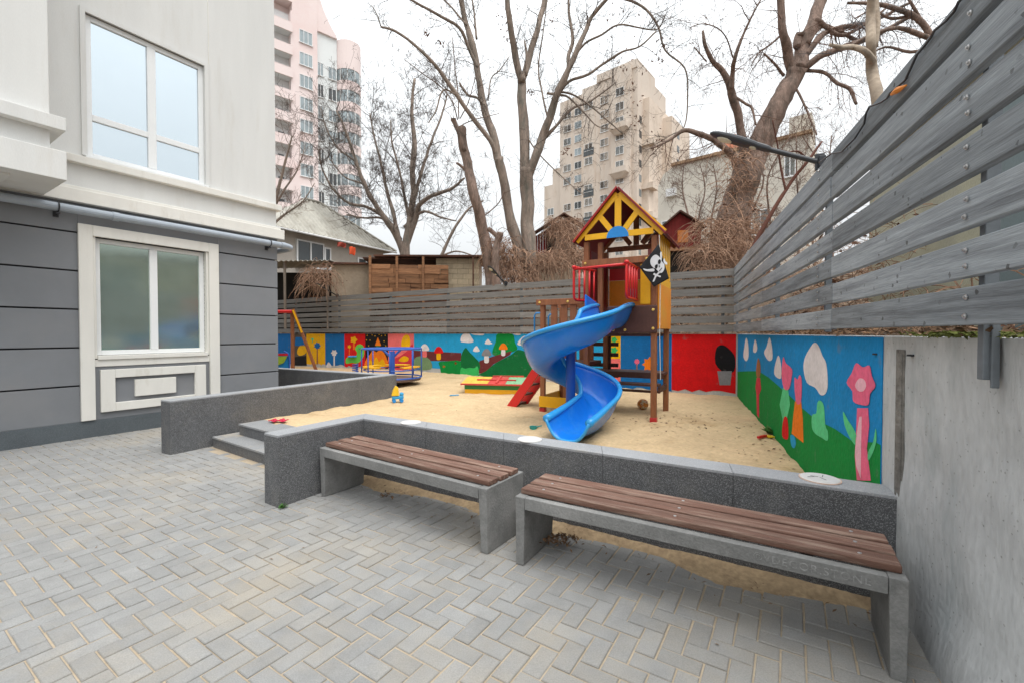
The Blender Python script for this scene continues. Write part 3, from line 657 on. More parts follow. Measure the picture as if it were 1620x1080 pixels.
# cable along the top of the right fence
cb = MB(); cpts = []
for x, y in ((484, 905), (520, 885), (560, 855), (610, 845), (650, 815), (690, 770), (735, 690), (752, 630), (780, 592), (830, 570), (868, 545), (900, 512), (935, 480), (965, 445), (1000, 385), (1050, 300), (1080, 250), (1110, 205), (1150, 165), (1200, 115), (1245, 60), (1290, 5), (1330, -50)):
    a, z = rw(1160+x*.2843, y*.2843, .10); cpts.append(tuple(RP+rd*a+rn*(.112+.008*math.sin(x*.05))+V((0, 0, z))))
cab = MB().tube(cpts, .006, 6).build('power_cable', m_blk); tag(cab, 'thin black cable looping along the top boards of the right fence', 'cable')
a, z = rw(1160+900*.2843, 512*.2843, .1); a2, z2 = rw(1160+982*.2843, 462*.2843, .1)
MB().tube([tuple(RP+rd*a+rn*.113+V((0, 0, z-.01))), tuple(RP+rd*((a+a2)/2)+rn*.118+V((0, 0, (z+z2)/2-.01))), tuple(RP+rd*a2+rn*.113+V((0, 0, z2-.01)))], [.008, .016, .004], 8).build('connector', M('orange_plastic', (.75, .25, .03), .5, .1), cab)
# wall beyond the right fence
m_gar = M('yellowish_render', (.40, .39, .29), .9, .15, 1.2, .2, 40, c2=(.30, .30, .26), c2w=(.5, .7))
gw = thing('garage', 'pale yellowish rendered garage glimpsed through the gaps of the right fence', 'garage', RP+rd*-2.5-rn*1.75+V((0, 0, 1.3)), RZ_R)
MB().box(0, 8.4, -2.5, 0, -.2, 2.95).build('wall', m_gar, gw)
MB().box(-.1, 8.5, -2.6, .1, 2.95, 3.05).build('roof', m_metal, gw)
MB().box(2.9, 5.2, .0, .02, .1, 2.6).build('door', M('blue_green_metal', (.16, .21, .22), .5, .1, 2, .05), gw)

# ================================================================== PLAY TOWER
m_tw = M('brown_stained_timber', (.27, .098, .040), .55, .3, 4, .2, 20, stretch=(6, 6, .9), c2=(.30, .13, .062), c2w=(.5, .75), spec=.4)
m_tb = M('brown_board', (.085, .035, .026), .5, .2, 4, .1, 30, spec=.4)
m_ty = M('yellow_board', (.86, .44, .010), .4, .06, 3, .03, 40, spec=.4, c2=(.62, .36, .03), c2w=(.6, .85))
m_to = M('orange_board', (.86, .28, .016), .42, .1, 2, .03, 40, spec=.4, c2=(.74, .36, .04), c2w=(.45, .7))
m_trd = M('red_painted_metal', (.62, .016, .016), .35, .06, 3, .02, spec=.5)
m_dred = M('dark_red_roof_board', (.20, .012, .018), .5, .15, 3, .05)
m_tblue = M('blue_board', (.02, .24, .62), .4, .06)
m_slide = M('blue_slide_plastic', (.007, .18, .66), .22, .06, 2, .01, 20, spec=.5, c2=(.03, .23, .62), c2w=(.55, .8), c2s=4)
m_rim = M('light_blue_plastic_rim', (.03, .30, .68), .25, .05, 2, .01, 20, spec=.5)
m_cap = M('yellow_cap', (.75, .5, .12), .4, .1); m_rcap = M('red_cap', (.5, .03, .03), .4, .1)
A = V((2.15, 6.65, 0)); tx = V((-.877, .481, 0)); ty = V((.481, .877, 0)); TWD = 1.065
ZS = .2
tw = thing('play_tower', 'wooden play tower with yellow gabled roof, red railings and a blue spiral slide', 'play tower', A+V((0, 0, ZS)), math.atan2(tx.y, tx.x))
# local: x from front right post to front left post, y inward negative?  (x = tx, y = rot90(tx))
yl = V((-tx.y, tx.x, 0)); SY = 1 if yl.dot(ty) > 0 else -1      # +y local = SY*ty
def Lc(x, d, z): return (x, SY*d, z-ZS)                          # d = depth behind the front plane
def tbox(mb, x0, x1, d0, d1, z0, z1, mi=0):
    a, c = sorted((SY*d0, SY*d1)); return mb.box(x0, x1, a, c, z0-ZS, z1-ZS, mi)
W = TWD; pw = .085
for (x, d) in ((0, 0), (W, 0), (0, W), (W, W)):
    p = MB(); tbox(p, x-pw/2, x+pw/2, d-pw/2, d+pw/2, -.15, 3.02); o = p.build('post', m_tw, tw, bevel=.012)
    MB().lathe([(.05, ZS-.12-ZS), (.05, .10)], 8, Lc(x, d, ZS)).build('foot_cap', m_rcap, o) if False else None
bp = MB(); tbox(bp, .80*W-.04, .80*W+.04, .02, .10, 1.55, 3.0); bp.build('door_post', m_tw, tw, bevel=.01)
bp = MB(); tbox(bp, .045, W-.045, .03, W-.03, 1.50, 1.545); bp.build('deck', m_tb, tw)
# roof: ridge along depth, gables front and back
ez, az_, ov, fo = 3.0, 3.77, .17, .16
def rp(x, z): return (x, z)
cx_ = W/2
for nm, sgn in (('roof_panel', -1), ('roof_panel', 1)):
    xe = cx_+sgn*(cx_+ov); r_ = MB(); th = .03
    pts = [Lc(cx_, -fo, az_), Lc(xe, -fo, ez), Lc(xe, W+fo, ez), Lc(cx_, W+fo, az_)]
    nrm = V((sgn*(az_-ez), 0, abs(xe-cx_))).normalized()*th
    r_.prism(pts if (sgn*SY) < 0 else pts[::-1], nrm); r_.build(nm, m_dred, tw, bevel=.003)
q_ = MB(); q_.bar(Lc(cx_+cx_+ov+.005, -fo-.006, ez+.012), Lc(cx_+.005, -fo-.006, az_+.018), .012, .028); q_.build('fascia', M('dark_red_fascia', (.36, .015, .02), .45, .1), tw)
for d, mt, nm in ((-.09, m_ty, 'gable'), (W+.06, m_tw, 'gable')):
    g_ = MB()
    def gb(p, q_, wd): g_.bar(Lc(p[0], d, p[1]), Lc(q_[0], d, q_[1]), .028, wd, up=(0, 0, 1)) if abs(p[0]-q_[0]) > 1e-3 else g_.bar(Lc(p[0], d, p[1]), Lc(q_[0], d, q_[1]), wd, .028)
    dx = cx_+ov-.02
    gb((cx_-dx, ez+.03), (cx_-.02, az_-.06), .11); gb((cx_+dx, ez+.03), (cx_+.02, az_-.06), .11)
    tbox(g_, cx_-dx+.15, cx_+dx-.15, d-.012, d+.012, ez+.03, ez+.12)
    tbox(g_, cx_-.05, cx_+.05, d-.0105, d+.0105, ez+.125, az_-.13)
    for sg in (-1, 1): g_.bar(Lc(cx_+sg*.10, d, ez+.14), Lc(cx_+sg*.30, d, ez+.40), .022, .085)
    go = g_.build(nm, mt, tw)
    if d < 0:
        s_ = MB(); s_.prism([Lc(cx_+.17*math.cos(a), d-.016, ez+.025+.17*math.sin(a)) for a in [math.pi*i/16 for i in range(17)]][::SY], (0, -SY*.02, 0)); s_.build('sun_panel', m_tblue, go)
# crossbars and panels
q_ = MB(); tbox(q_, -.04, W+.06, -.075, -.045, 2.62, 2.72); q_.build('front_beam', m_tw, tw, bevel=.006)
q_ = MB(); tbox(q_, .05, .20, -.035, -.01, 1.99, 2.60); q_.build('front_panel', m_ty, tw, bevel=.003)
q_ = MB(); tbox(q_, -.06, .70, -.085, -.046, 1.55, 1.97); q_.build('slide_board', m_tb, tw, bevel=.02)
for x, z in ((-.0, 1.90), (-.0, 1.62), (.42, 1.60), (.60, 1.60)):
    k = MB().lathe([(.022, 0), (.018, .012), (.001, .016)], 10); k.v = [(v[0], -SY*v[2], v[1]) for v in k.v]
    ko = k.build('bolt_cap', m_cap, tw); ko.location = Lc(x, -.085, z)
for x, z in ((W+.0, 2.67), (.10, 2.67)):
    k = MB().lathe([(.022, 0), (.018, .012), (.001, .016)], 10); k.v = [(v[0], -SY*v[2], v[1]) for v in k.v]
    ko = k.build('bolt_cap', m_cap, tw); ko.location = Lc(x, -.075, z)
# right side: yellow slatted panel above, orange panel below
q_ = MB()
for i in range(6): tbox(q_, -.068, -.046, .07+i*.165, .07+i*.165+.105, 2.42, 3.08)
tbox(q_, -.066, -.048, .05, W, 2.30, 2.42); q_.build('side_panel', m_ty, tw)
q_ = MB(); tbox(q_, -.07, -.046, .02, W+.03, 1.62, 2.30); q_.build('side_panel', m_to, tw, bevel=.003)
# back: orange and red boards with gaps; inside panels
q_ = MB()
tbox(q_, .05, W-.05, W+.03, W+.055, 1.62, 1.90); tbox(q_, .05, W-.05, W+.03, W+.055, 2.02, 2.50); q_.build('back_panel', m_to, tw)
q_ = MB(); tbox(q_, .05, W-.05, W+.03, W+.055, 2.505, 2.72); q_.build('back_panel', m_trd, tw)
q_ = MB(); tbox(q_, .04, W-.04, W-.0, W+.028, 2.72, 2.86); q_.build('back_beam', m_tw, tw)
q_ = MB(); tbox(q_, .52, .66, W+.018, W+.029, 2.16, 2.34); q_.build('notice', M('white_notice', (.6, .6, .6), .5, .15, 20), tw)
q_ = MB(); tbox(q_, W-.03, W-.005, .12, W-.05, 1.6, 2.9)
q_.build('inner_panel', m_dred, tw)
# red tube railings either side of the slide mouth
rl = MB()
def railing(x, L, sh):
    z0, z1 = 2.05, 2.54
    pt = lambda t_, z: Lc(x+sh*t_, -.05-(L-.05)*t_, z)
    rl.tube([pt(0, z1), pt(.93, z1), pt(.985, z1-.02), pt(1, z1-.07), pt(1, z0+.08), pt(.98, z0+.02), pt(.9, z0), pt(0, z0)], .019, 10)
    for t_ in (.08, .3, .53, .76): rl.tube([pt(t_, z0), pt(t_, z1)], .016, 8)
    return pt(1, z1-.03)
e0 = railing(.24, .72, .0); e1 = railing(.90, .60, .16)
rl.tube([e0, e1], .02, 10)
for e_ in (e0, e1): rl.lathe([(.001, -.03), (.028, -.02), (.034, 0), (.028, .02), (.001, .03)], 10, V(e_)+V((0, 0, .03)))
rl.build('railing', m_trd, tw, smooth=True)
# counter and seat at the back under the deck
q_ = MB(); tbox(q_, -.03, W+.35, W*.62, W+.10, .86, .90); tbox(q_, -.03, W+.35, W*.62-.02, W*.62, .80, .90); q_.build('counter', m_tb, tw, bevel=.004)
q_ = MB(); tbox(q_, .0, W+.1, .36, .60, .70, .735); tbox(q_, .0, W, .50, .54, .58, .62); tbox(q_, -.02, .02, .40, W, .60, .69); q_.build('seat_plank', m_tb, tw, bevel=.004)
q_ = MB()
for k in range(6): tbox(q_, W*.80, W+.50, W+.06, W+.09, .55+k*.19, .62+k*.19)
tbox(q_, W*.92, W*.92+.08, W+.03, W+.058, .1, 1.75)
q_.build('climbing_rung', m_tb, tw)
# lower platform on the left
D = .78
for x, d in ((W+D, 0), (W+D, .85), (W+.36, .0)):
    p = MB(); tbox(p, x-.04, x+.04, d-.04, d+.04, -.15, 2.05 if x > W+.5 else 1.2); p.build('post', m_tw, tw, bevel=.01)
for d0 in (-.075, .88):
    q_ = MB(); tbox(q_, W+.04, W+D+.10, d0, d0+.032, 2.02, 2.12); q_.build('side_rail', m_tw, tw, bevel=.006)
    for x in (W+D-.22, W+D-.40, W+D-.56):
        q_ = MB(); d1 = -.04 if d0 < 0 else .85; tbox(q_, x-.055, x+.055, d1, d1+.027, 1.06, 2.06); q_.build('baluster', m_tw, tw, bevel=.004)
q_ = MB(); tbox(q_, W+.02, W+D+.03, .0, .85, 1.02, 1.07); q_.build('lower_deck', m_tb, tw)
q_ = MB(); tbox(q_, W+.30, W+D+.045, -.065, -.041, .30, .48); tbox(q_, W+D+.02, W+D+.045, -.03, .85, .30, .48); q_.build('kick_board', m_ty, tw)
for x in (W+D, 0):
    q_ = MB(); tbox(q_, x-.05, x+.05, -.05, .05, .15, .28); q_.build('foot_cap', m_rcap, tw, bevel=.01)
for x, z in ((W+D+.03, 2.07), (W+.30, 2.07)):
    k = MB().lathe([(.022, 0), (.018, .012), (.001, .016)], 10); k.v = [(v[0], -SY*v[2], v[1]) for v in k.v]
    ko = k.build('bolt_cap', m_cap, tw); ko.location = Lc(x, -.076, z)
for d in (.12, .72): MB().tube([Lc(W+D+.05, d, 1.15), Lc(W+D+.05, d, 1.85), Lc(W+D+.08, d, 1.90), Lc(W+D+.19, d, 1.90), Lc(W+D+.22, d, 1.86), Lc(W+D+.22, d, 1.1)], .014, 8).build('handle', m_tblue, tw, smooth=True)
# red ladder up to the lower platform
q_ = MB()
for d in (.18, .66):
    q_.bar(Lc(W+D+.78, d, .12), Lc(W+D+.05, d, 1.10), .05, .16, up=(0, 0, 1))
    q_.bar(Lc(W+D+.78, d, .12), Lc(W+D+.77, d, .02), .04, .06, up=(0, 1, 0))
la = q_.build('ladder', m_trd, tw, bevel=.006); q_ = MB()
for k in range(5):
    t_ = .12+.19*k; q_.bar(Lc(W+D+.78-.73*t_, .2, .12+.98*t_), Lc(W+D+.78-.73*t_, .64, .12+.98*t_), .11, .03)
q_.build('tread', m_tb, la)
# ---- spiral slide (world coordinates turned into the tower's frame)
AX = V((.85, 6.35, 0)); RC, HW = .42, .275
inv = lambda p: (lambda q: (q.dot(tx), q.dot(yl), p[2]-ZS))(V((p[0], p[1], 0))-A)
path = []                                       # centre point, outward normal (towards outer side), rim height, bank
th0, th1 = R(331), R(-34)
tan0 = V((math.sin(th0), -math.cos(th0), 0))
c0 = AX+RC*V((math.cos(th0), math.sin(th0), 0)); c1 = AX+RC*V((math.cos(th1), math.sin(th1), 0)); tan1 = V((math.sin(th1), -math.cos(th1), 0))
n0 = V((math.cos(th0), math.sin(th0), 0)); n1 = V((math.cos(th1), math.sin(th1), 0))
for i in range(9): path.append((c0-tan0*.80*(1-i/9), n0, 1.98-.12*(i/9)**1.6, 0.0))
for i in range(61):
    u = i/60; a = th0+(th1-th0)*u; nn = V((math.cos(a), math.sin(a), 0)); path.append((AX+RC*nn, nn, 1.86-1.20*u-.0*u, math.sin(math.pi*u)**.6))
for i in range(1, 15):
    u = i/14; path.append((c1+tan1*.95*u, n1, .66-.24*u+.06*u*u, 0.0))
def section(k):
    c, nn, zr, bk_ = path[k]; n_ = len(path); u = k/(n_-1)
    fl = ss(.86, 1, u)
    dep = .35-.11*fl
    hw = HW+.015*fl
    out = []
    ns = 20
    for j in range(ns+1):
        t_ = -1+2*j/ns; s_ = math.copysign(abs(t_)**.62, t_)
        prof = abs(s_)**3.0
        z = zr-dep*(1-prof)+.05*bk_*t_
        out.append((c+nn*(hw*s_), z))
    return out
secs = [section(k) for k in range(len(path))]
sl = MB(); ns = 20
sl.add([inv((p.x, p.y, z)) for s_ in secs for p, z in s_], [(i*(ns+1)+j, (i+1)*(ns+1)+j, (i+1)*(ns+1)+j+1, i*(ns+1)+j+1) for i in range(len(secs)-1) for j in range(ns)])
slo = sl.build('slide', m_slide, tw, smooth=True, solid=.014)
for e_ in (0, ns):
    rm = MB(); rm.tube([inv((s_[e_][0].x, s_[e_][0].y, s_[e_][1]+.004)) for s_ in secs], [.034+.016*ss(.8, 1, i/len(secs)) for i in range(len(secs))], 10)
    rm.build('rim', m_rim, slo, smooth=True)
rm = MB(); rm.tube([inv((p.x, p.y, z)) for p, z in secs[-1]], .02, 8); rm.build('rim', m_rim, slo, smooth=True)
cl = MB(); cl.tube([inv((AX.x, AX.y, .2)), inv((AX.x, AX.y, 1.58))], .068, 16); cl.build('slide_column', M('dark_blue_plastic', (.012, .085, .42), .35, .05, 2, 0), slo, smooth=False)
# upstand of the slide mouth, on the inner side
k = MB(); m_ = path[1][0]-n0*HW
pa = [m_-tan0*.1, m_+tan0*.46]
k.prism([inv((pa[0].x, pa[0].y, 1.75)), inv((pa[1].x, pa[1].y, 1.72)), inv((pa[1].x, pa[1].y, 2.12)), inv((pa[0].x, pa[0].y, 2.02))], tuple(V(inv((m_.x-n0.x*.03, m_.y-n0.y*.03, 1)))-V(inv((m_.x, m_.y, 1)))))
k.build('mouth_shield', m_slide, slo, bevel=.012)
# flag and cord
m_flag = M('black_cloth', (.014, .014, .017), .85, .2, 6, .2, 60); m_fw = M('white_print', (.66, .66, .68), .8, .05, 6, .1, 60)
FB = PD(1040, 390, 6.42)
fl = thing('pirate_flag', 'black pirate flag with white skull and cutlasses hanging on the play tower', 'flag', FB, math.atan2(tx.y, tx.x))
def fpt(px, py, o=0.0):
    p = PD(px, py, 6.42+.0); d = p-FB; x = d.x*1.0; z = d.z
    yb = .010*math.sin(x*12+z*7)
    q = FB+V((x, yb-o, z)); d = q-FB
    return (d.dot(tx), d.dot(yl), d.z)
T0, T1, T2, T3 = (1012, 423), (1042, 386), (1058, 441), (1035, 454)
fm = MB(); fm.grid(lambda u, v: fpt(*(tuple((1-v)*((1-u)*T0[c]+u*T1[c])+v*((1-u)*T3[c]+u*T2[c]) for c in (0, 1)))), 18, 18)
fm.build('cloth', m_flag, fl, smooth=True, solid=.004)
ZF = (880, 400, 1/8.1)
def fprint(pts, mt, o=.006, nm='skull_print'):
    P = [fpt(ZF[0]+a*ZF[2], ZF[1]+b_*ZF[2], o) for a, b_ in pts]; P2 = [fpt(ZF[0]+a*ZF[2], ZF[1]+b_*ZF[2], o+.0025) for a, b_ in pts]
    n = len(P); MB().add(P+P2, [tuple(range(n-1, -1, -1)), tuple(range(n, 2*n))]+[(i, (i+1) % n, n+(i+1) % n, n+i) for i in range(n)]).build(nm, mt, fl)
fprint(smoothpoly([(1205, 90), (1235, 45), (1275, 30), (1320, 60), (1345, 110), (1380, 150), (1378, 215), (1345, 262), (1310, 250), (1275, 212), (1232, 185), (1205, 140)]), m_fw)
fprint(smoothpoly([(1302, 100), (1325, 90), (1335, 120), (1318, 150), (1300, 140)]), m_flag, .0105, 'eye_print'); fprint(smoothpoly([(1262, 165), (1290, 152), (1295, 180), (1280, 208), (1262, 200)]), m_flag, .0105, 'eye_print')
fprint([(1306, 165), (1326, 175), (1312, 195)], m_flag, .0105, 'nose_print')
fprint([(1312, 235), (1345, 195), (1352, 200), (1320, 242)], m_flag, .0105, 'mouth_print')
fprint(smoothpoly([(1115, 203), (1170, 214), (1245, 206), (1250, 240), (1170, 240), (1130, 225)]), m_fw, .006, 'cutlass_print')
fprint(smoothpoly([(1328, 10), (1345, -10), (1350, 50), (1342, 110), (1332, 100)]), m_fw, .006, 'cutlass_print')
fprint(smoothpoly([(1240, 280), (1255, 262), (1280, 275), (1310, 245), (1330, 255), (1300, 285), (1335, 300), (1325, 318), (1285, 305), (1258, 365), (1235, 368), (1262, 300)]), m_fw, .006, 'bone_print')
fprint(smoothpoly([(1370, 95), (1385, 75), (1395, 110), (1420, 130), (1412, 155), (1385, 145), (1372, 120)]), m_fw, .006, 'bone_print')
p0, p1 = PD(1043, 372, 6.45), PD(1045, 600, 6.45)
MB().tube([tuple((lambda d: (d.dot(tx), d.dot(yl), d.z))(p-FB)) for p in (p0, p0.lerp(p1, .3)+V((.01, 0, 0)), p0.lerp(p1, .7)-V((.008, 0, 0)), p1)], .006, 6).build('cord', M('white_cord', (.6, .58, .54), .8, .1), fl)

# ================================================================== OTHER PLAYGROUND THINGS
m_bm = M('blue_painted_metal', (.03, .10, .42), .4, .12, 3, .03); m_plank = M('brown_floor_plate', (.17, .11, .085), .7, .3, 6, .2)
mg = thing('merry_go_round', 'blue framed merry-go-round with yellow seats on the sand near the back wall', 'merry-go-round', (-3.12, 11.4, sandz(-3.12, 11.4)))
MB().lathe([(.001, .12), (.72, .12), (.74, .135), (.74, .15), (.72, .165), (.001, .165)], 32).build('platform', m_plank, mg)
MB().lathe([(.22, -.1), (.22, .12), (.12, .125)], 16).build('bearing', m_metal, mg)
MB().tube([(0, 0, .1), (0, 0, .86)], .075, 14).tube([(.0, 0, .68), (.26, .0, .93)], .03, 8).tube([(0, 0, .68), (-.26, 0, .93)], .03, 8).tube([(-.74, 0, .93), (.74, 0, .93)], .022, 8).build('pillar', m_bm, mg)
rr = MB()
def ring(mb, r, z, rad, n=32, a0=0, a1=2*math.pi): mb.tube([(r*math.cos(a0+(a1-a0)*i/n), r*math.sin(a0+(a1-a0)*i/n), z) for i in range(n+1)], rad, 8)
ring(rr, .75, .93, .02); ring(rr, .75, .20, .02); ring(rr, .70, .40, .014)
for i in range(8): rr.tube([(.75*math.cos(i*math.pi/4+.2), .75*math.sin(i*math.pi/4+.2), .18), (.75*math.cos(i*math.pi/4+.2), .75*math.sin(i*math.pi/4+.2), .93)], .017, 8)
rr.build('handrail', m_bm, mg, smooth=True)
for a in (-2.9, -.9, 1.1, 2.4):
    s_ = MB(); n = 8; vs = []
    for i in range(n+1):
        t_ = a+(1.0)*i/n
        for r_, z in ((.48, .455), (.72, .455), (.72, .485), (.48, .485)): vs.append((r_*math.cos(t_), r_*math.sin(t_), z))
    s_.add(vs, [(i*4+j, i*4+(j+1) % 4, (i+1)*4+(j+1) % 4, (i+1)*4+j) for i in range(n) for j in range(4)]+[(3, 2, 1, 0), (4*n, 4*n+1, 4*n+2, 4*n+3)])
    s_.build('seat', m_ty, mg)
# swing frame, half hidden behind the building corner
px_ = PD(463, 560, 15); zb = sandz(px_.x, px_.y)
sw = thing('swing_frame', 'brown timber swing frame with red top beam, half hidden by the building corner', 'swing', (px_.x, 15, zb), R(8))
MB().bar((0, 0, -.1), (0, -.0, 2.12), .10, .10).build('leg', m_tw, sw, bevel=.008); MB().bar((.85, -.1, -.1), (.06, -.12, 2.14), .09, .09).build('leg', m_tw, sw, bevel=.008)
MB().bar((.36, -.17, 1.35), (.08, -.17, 2.1), .05, .05).build('brace', m_ty, sw)
MB().bar((0, 0, -.1), (0, -.0, 2.12), .10, .10)
MB().tube([(.05, -.06, 2.06), (-3.2, .1, 2.06)], .055, 12).build('top_beam', m_trd, sw)
for x in (-2.9, -3.5): MB().bar((x, .2 if x > -3 else -1, -.1), (-3.2, .1, 2.12), .1, .1).build('leg', m_tw, sw, bevel=.008)
for x in (-.9, -1.4): MB().tube([(x, 0, 2.0), (x, 0, .55)], .008, 6).build('chain', m_bolt, sw)
MB().box(-1.42, -.88, -.1, .1, .52, .56).build('seat', m_tb, sw)
p = PD(452, 560, 12.5)
tb = thing('play_bench', 'blue hooped play piece with a red, yellow and green edge, cut by the building corner', 'play equipment', (p.x, p.y, sandz(p.x, p.y)))
MB().tube([(.09, 0, -.05), (.11, 0, .55), (.08, 0, .75), (-.05, 0, .83)], .02, 8).tube([(-.9, 0, -.05), (-.9, 0, .8)], .02, 8).build('hoop', m_bm, tb)
MB().box(-1.0, .07, -.03, .0, .70, .76).build('edge', m_trd, tb); MB().prism([(-1.0, -.02, .68), (.05, -.02, .69), (-.05, -.02, .5), (-.3, -.02, .4), (-1, -.02, .35)], (0, .02, 0)).build('panel', M('lime_board', (.35, .5, .05), .5, .1), tb)
MB().box(-1.0, .08, .02, .05, .05, .68).build('back_panel', m_tblue, tb)
# spring rider
p = PD(562, 580, 13.6); zb = sandz(p.x, p.y)
sr = thing('spring_rider', 'green spring rider on a blue coil spring in front of the red panel', 'spring rider', (p.x, p.y, zb), R(15))
MB().tube([(.085*math.cos(i*.5), .085*math.sin(i*.5), -.02+i*.0046) for i in range(90)], .017, 6).build('spring', m_bm, sr, smooth=True)
gb_ = MB(); body = smoothpoly([(-.26, .40), (-.10, .42), (.05, .40), (.16, .48), (.26, .66), (.24, .92), (.10, .98), (.0, .86), (.06, .72), (.0, .62), (-.14, .60), (-.26, .56)])
gb_.prism([(x, -.04, z) for x, z in body], (0, .08, 0)); gb_.build('body', M('green_board', (.10, .42, .05), .45, .1), sr)
MB().tube([(.13, -.2, .86), (.13, .2, .86)], .015, 8).build('handle', m_bm, sr); MB().box(-.2, .05, -.13, .13, .60, .63).build('seat', m_tblue, sr)
# sandbox with lid
sb = thing('sandbox', 'low wooden sandbox with a red, yellow and green folding lid beside the red ladder', 'sandbox', (-.35, 10.3, sandz(-.35, 10.3)), R(-9))
MB().box(-.62, .62, -.60, .60, -.05, .10).build('lower_frame', m_ty, sb); MB().box(-.625, .625, -.605, .605, .10, .20).build('upper_frame', M('green_painted_board', (.03, .22, .05), .5, .1), sb)
m_lidr = M('red_lid_board', (.55, .06, .05), .5, .15, 4, .05); m_lidg = M('green_lid_board', (.22, .45, .25), .5, .15, 4, .05); m_lidy = M('yellow_lid_board', (.75, .45, .06), .5, .15, 4, .05)
ld = MB()
def slant(x0, x1, y0, y1, z0, z1, mi): ld.hexa([(x0, y0, z0), (x1, y0, z0), (x1, y1, z1), (x0, y1, z1)], [(x0, y0, z0+.025), (x1, y0, z0+.025), (x1, y1, z1+.025), (x0, y1, z1+.025)], mi)
ld.box(-.70, .70, -.68, -.64, .20, .235, 0)
for k, mi in enumerate((1, 1, 1, 0, 0, 2, 2)): slant(-.70+k*.2, -.70+k*.2+.196, -.64, -.02, .205, .30, mi)
for k, mi in enumerate((1, 0, 0, 0, 2, 1, 1)): slant(-.70+k*.2, -.70+k*.2+.196, .0, .64, .30, .205, mi)
ld.bar((-.4, -.34, .29), (.5, -.34, .29), .05, .03, 0); ld.bar((.1, -.6, .25), (.1, 0.0, .345), .05, .03, 0); ld.bar((-.1, .0, .34), (.6, .25, .32), .05, .03, 0)
ld.build('lid', [m_lidr, m_lidy, m_lidg], sb, bevel=.003)
# ball
p = PD(1017, 636, 7.75); zb = sandz(p.x, p.y)
bo = MB(); bo.grid(lambda u, v: (.095*math.sin(math.pi*v)*math.cos(2*math.pi*u), .095*math.sin(math.pi*v)*math.sin(2*math.pi*u), .095-.095*math.cos(math.pi*v)), 32, 20)
for i, f_ in enumerate(bo.f):
    c = sum((V(bo.v[j]) for j in f_), V())/4; bo.m[i] = 1 if mnoise.noise(c*17+V((3, 1, 7))) > .02 else (2 if mnoise.noise(c*26) > .25 else 0)
bb = bo.build('ball', [M('cream_rubber', (.62, .50, .32), .5, .1), M('orange_rubber', (.62, .22, .04), .5, .1), M('red_rubber', (.45, .05, .03), .5, .1)], None, smooth=True); bb.location = (p.x, p.y, zb-.006)
tag(bb, 'orange and cream ball lying on the sand under the play tower', 'ball')
# toys and litter
m_toyb = M('blue_toy_plastic', (.04, .33, .62), .35, .1); m_toyy = M('yellow_toy_plastic', (.8, .5, .03), .35, .1); m_teal = M('teal_toy_plastic', (.02, .26, .24), .4, .1)
p = G(630, 634, .24); to_ = thing('toy_truck', 'yellow and blue toy truck half hidden behind the granite wall end', 'toy', (p.x, p.y, sandz(p.x, p.y)), R(20))
k = MB().box(-.12, .10, -.05, .05, .07, .13); k.box(.03, .10, -.045, .045, .13, .19); k.build('body', m_toyb, to_, bevel=.015)
MB().prism([(-.13, -.06, .135), (.01, -.06, .135), (.0, -.06, .29), (-.05, -.06, .33), (-.10, -.06, .24)], (0, .12, 0)).build('tipper', m_toyy, to_, bevel=.01)
for x in (-.08, .06):
    for y in (-.055, .055):
        k = MB().lathe([(.001, -.015), (.035, -.015), (.035, .015), (.001, .015)], 12); k.v = [(v[0]+x, v[2]+y, v[1]+.04) for v in k.v]; k.build('wheel', m_tblue, to_)
p = G(719, 626, .22); o = MB().bar((-.09, -.02, .012), (.09, .03, .016), .03, .018).bar((-.09, -.045, .012), (-.07, .01, .012), .03, .012).build('toy_spade', m_toyb, loc=None, bevel=.004); o.location = (p.x, p.y, sandz(p.x, p.y)); tag(o, 'small blue toy spade lying on the open sand', 'toy')
p = G(844, 675, .22); k = MB().lathe([(.001, 0), (.05, .0), (.06, .04), (.052, .04), (.045, .008), (.001, .006)], 14).bar((.05, 0, .035), (.12, .02, .045), .02, .012); o = k.build('toy_scoop', m_teal); o.location = (p.x, p.y, sandz(p.x, p.y)-.01); tag(o, 'teal toy scoop on the sand left of the slide exit', 'toy')
p = G(1210, 696, .2); k = MB().bar((-.11, 0, .02), (.05, .03, .025), .035, .03).build('toy_shovel', m_trd, bevel=.006); k.location = (p.x, p.y, sandz(p.x, p.y)); k.rotation_euler = (0, 0, .3)
tag(k, 'red and yellow toy shovel on the sand by the painted right wall', 'toy'); MB().prism([(.05, -.03, .01), (.12, -.04, .01), (.14, .02, .01), (.11, .06, .01), (.05, .05, .01)], (0, 0, .015)).build('blade', m_toyy, k)
m_cloth = M('crimson_cloth', (.50, .02, .06), .8, .2, 20, .3)
p = G(440, 667, .3); k = MB().grid(lambda u, v: ((u-.5)*.24+.02*math.sin(v*9), (v-.5)*.12+.02*math.sin(u*12), .012+.022*abs(mnoise.noise(V((u*5, v*5, 1))))+.012*math.sin(u*14)*math.sin(v*9)), 16, 10).build('cloth_scrap', m_cloth, smooth=True, solid=.003); k.location = (p.x, p.y, sandz(p.x, p.y)+.012); tag(k, 'crumpled crimson cloth scrap on the sand at the top step', 'cloth')
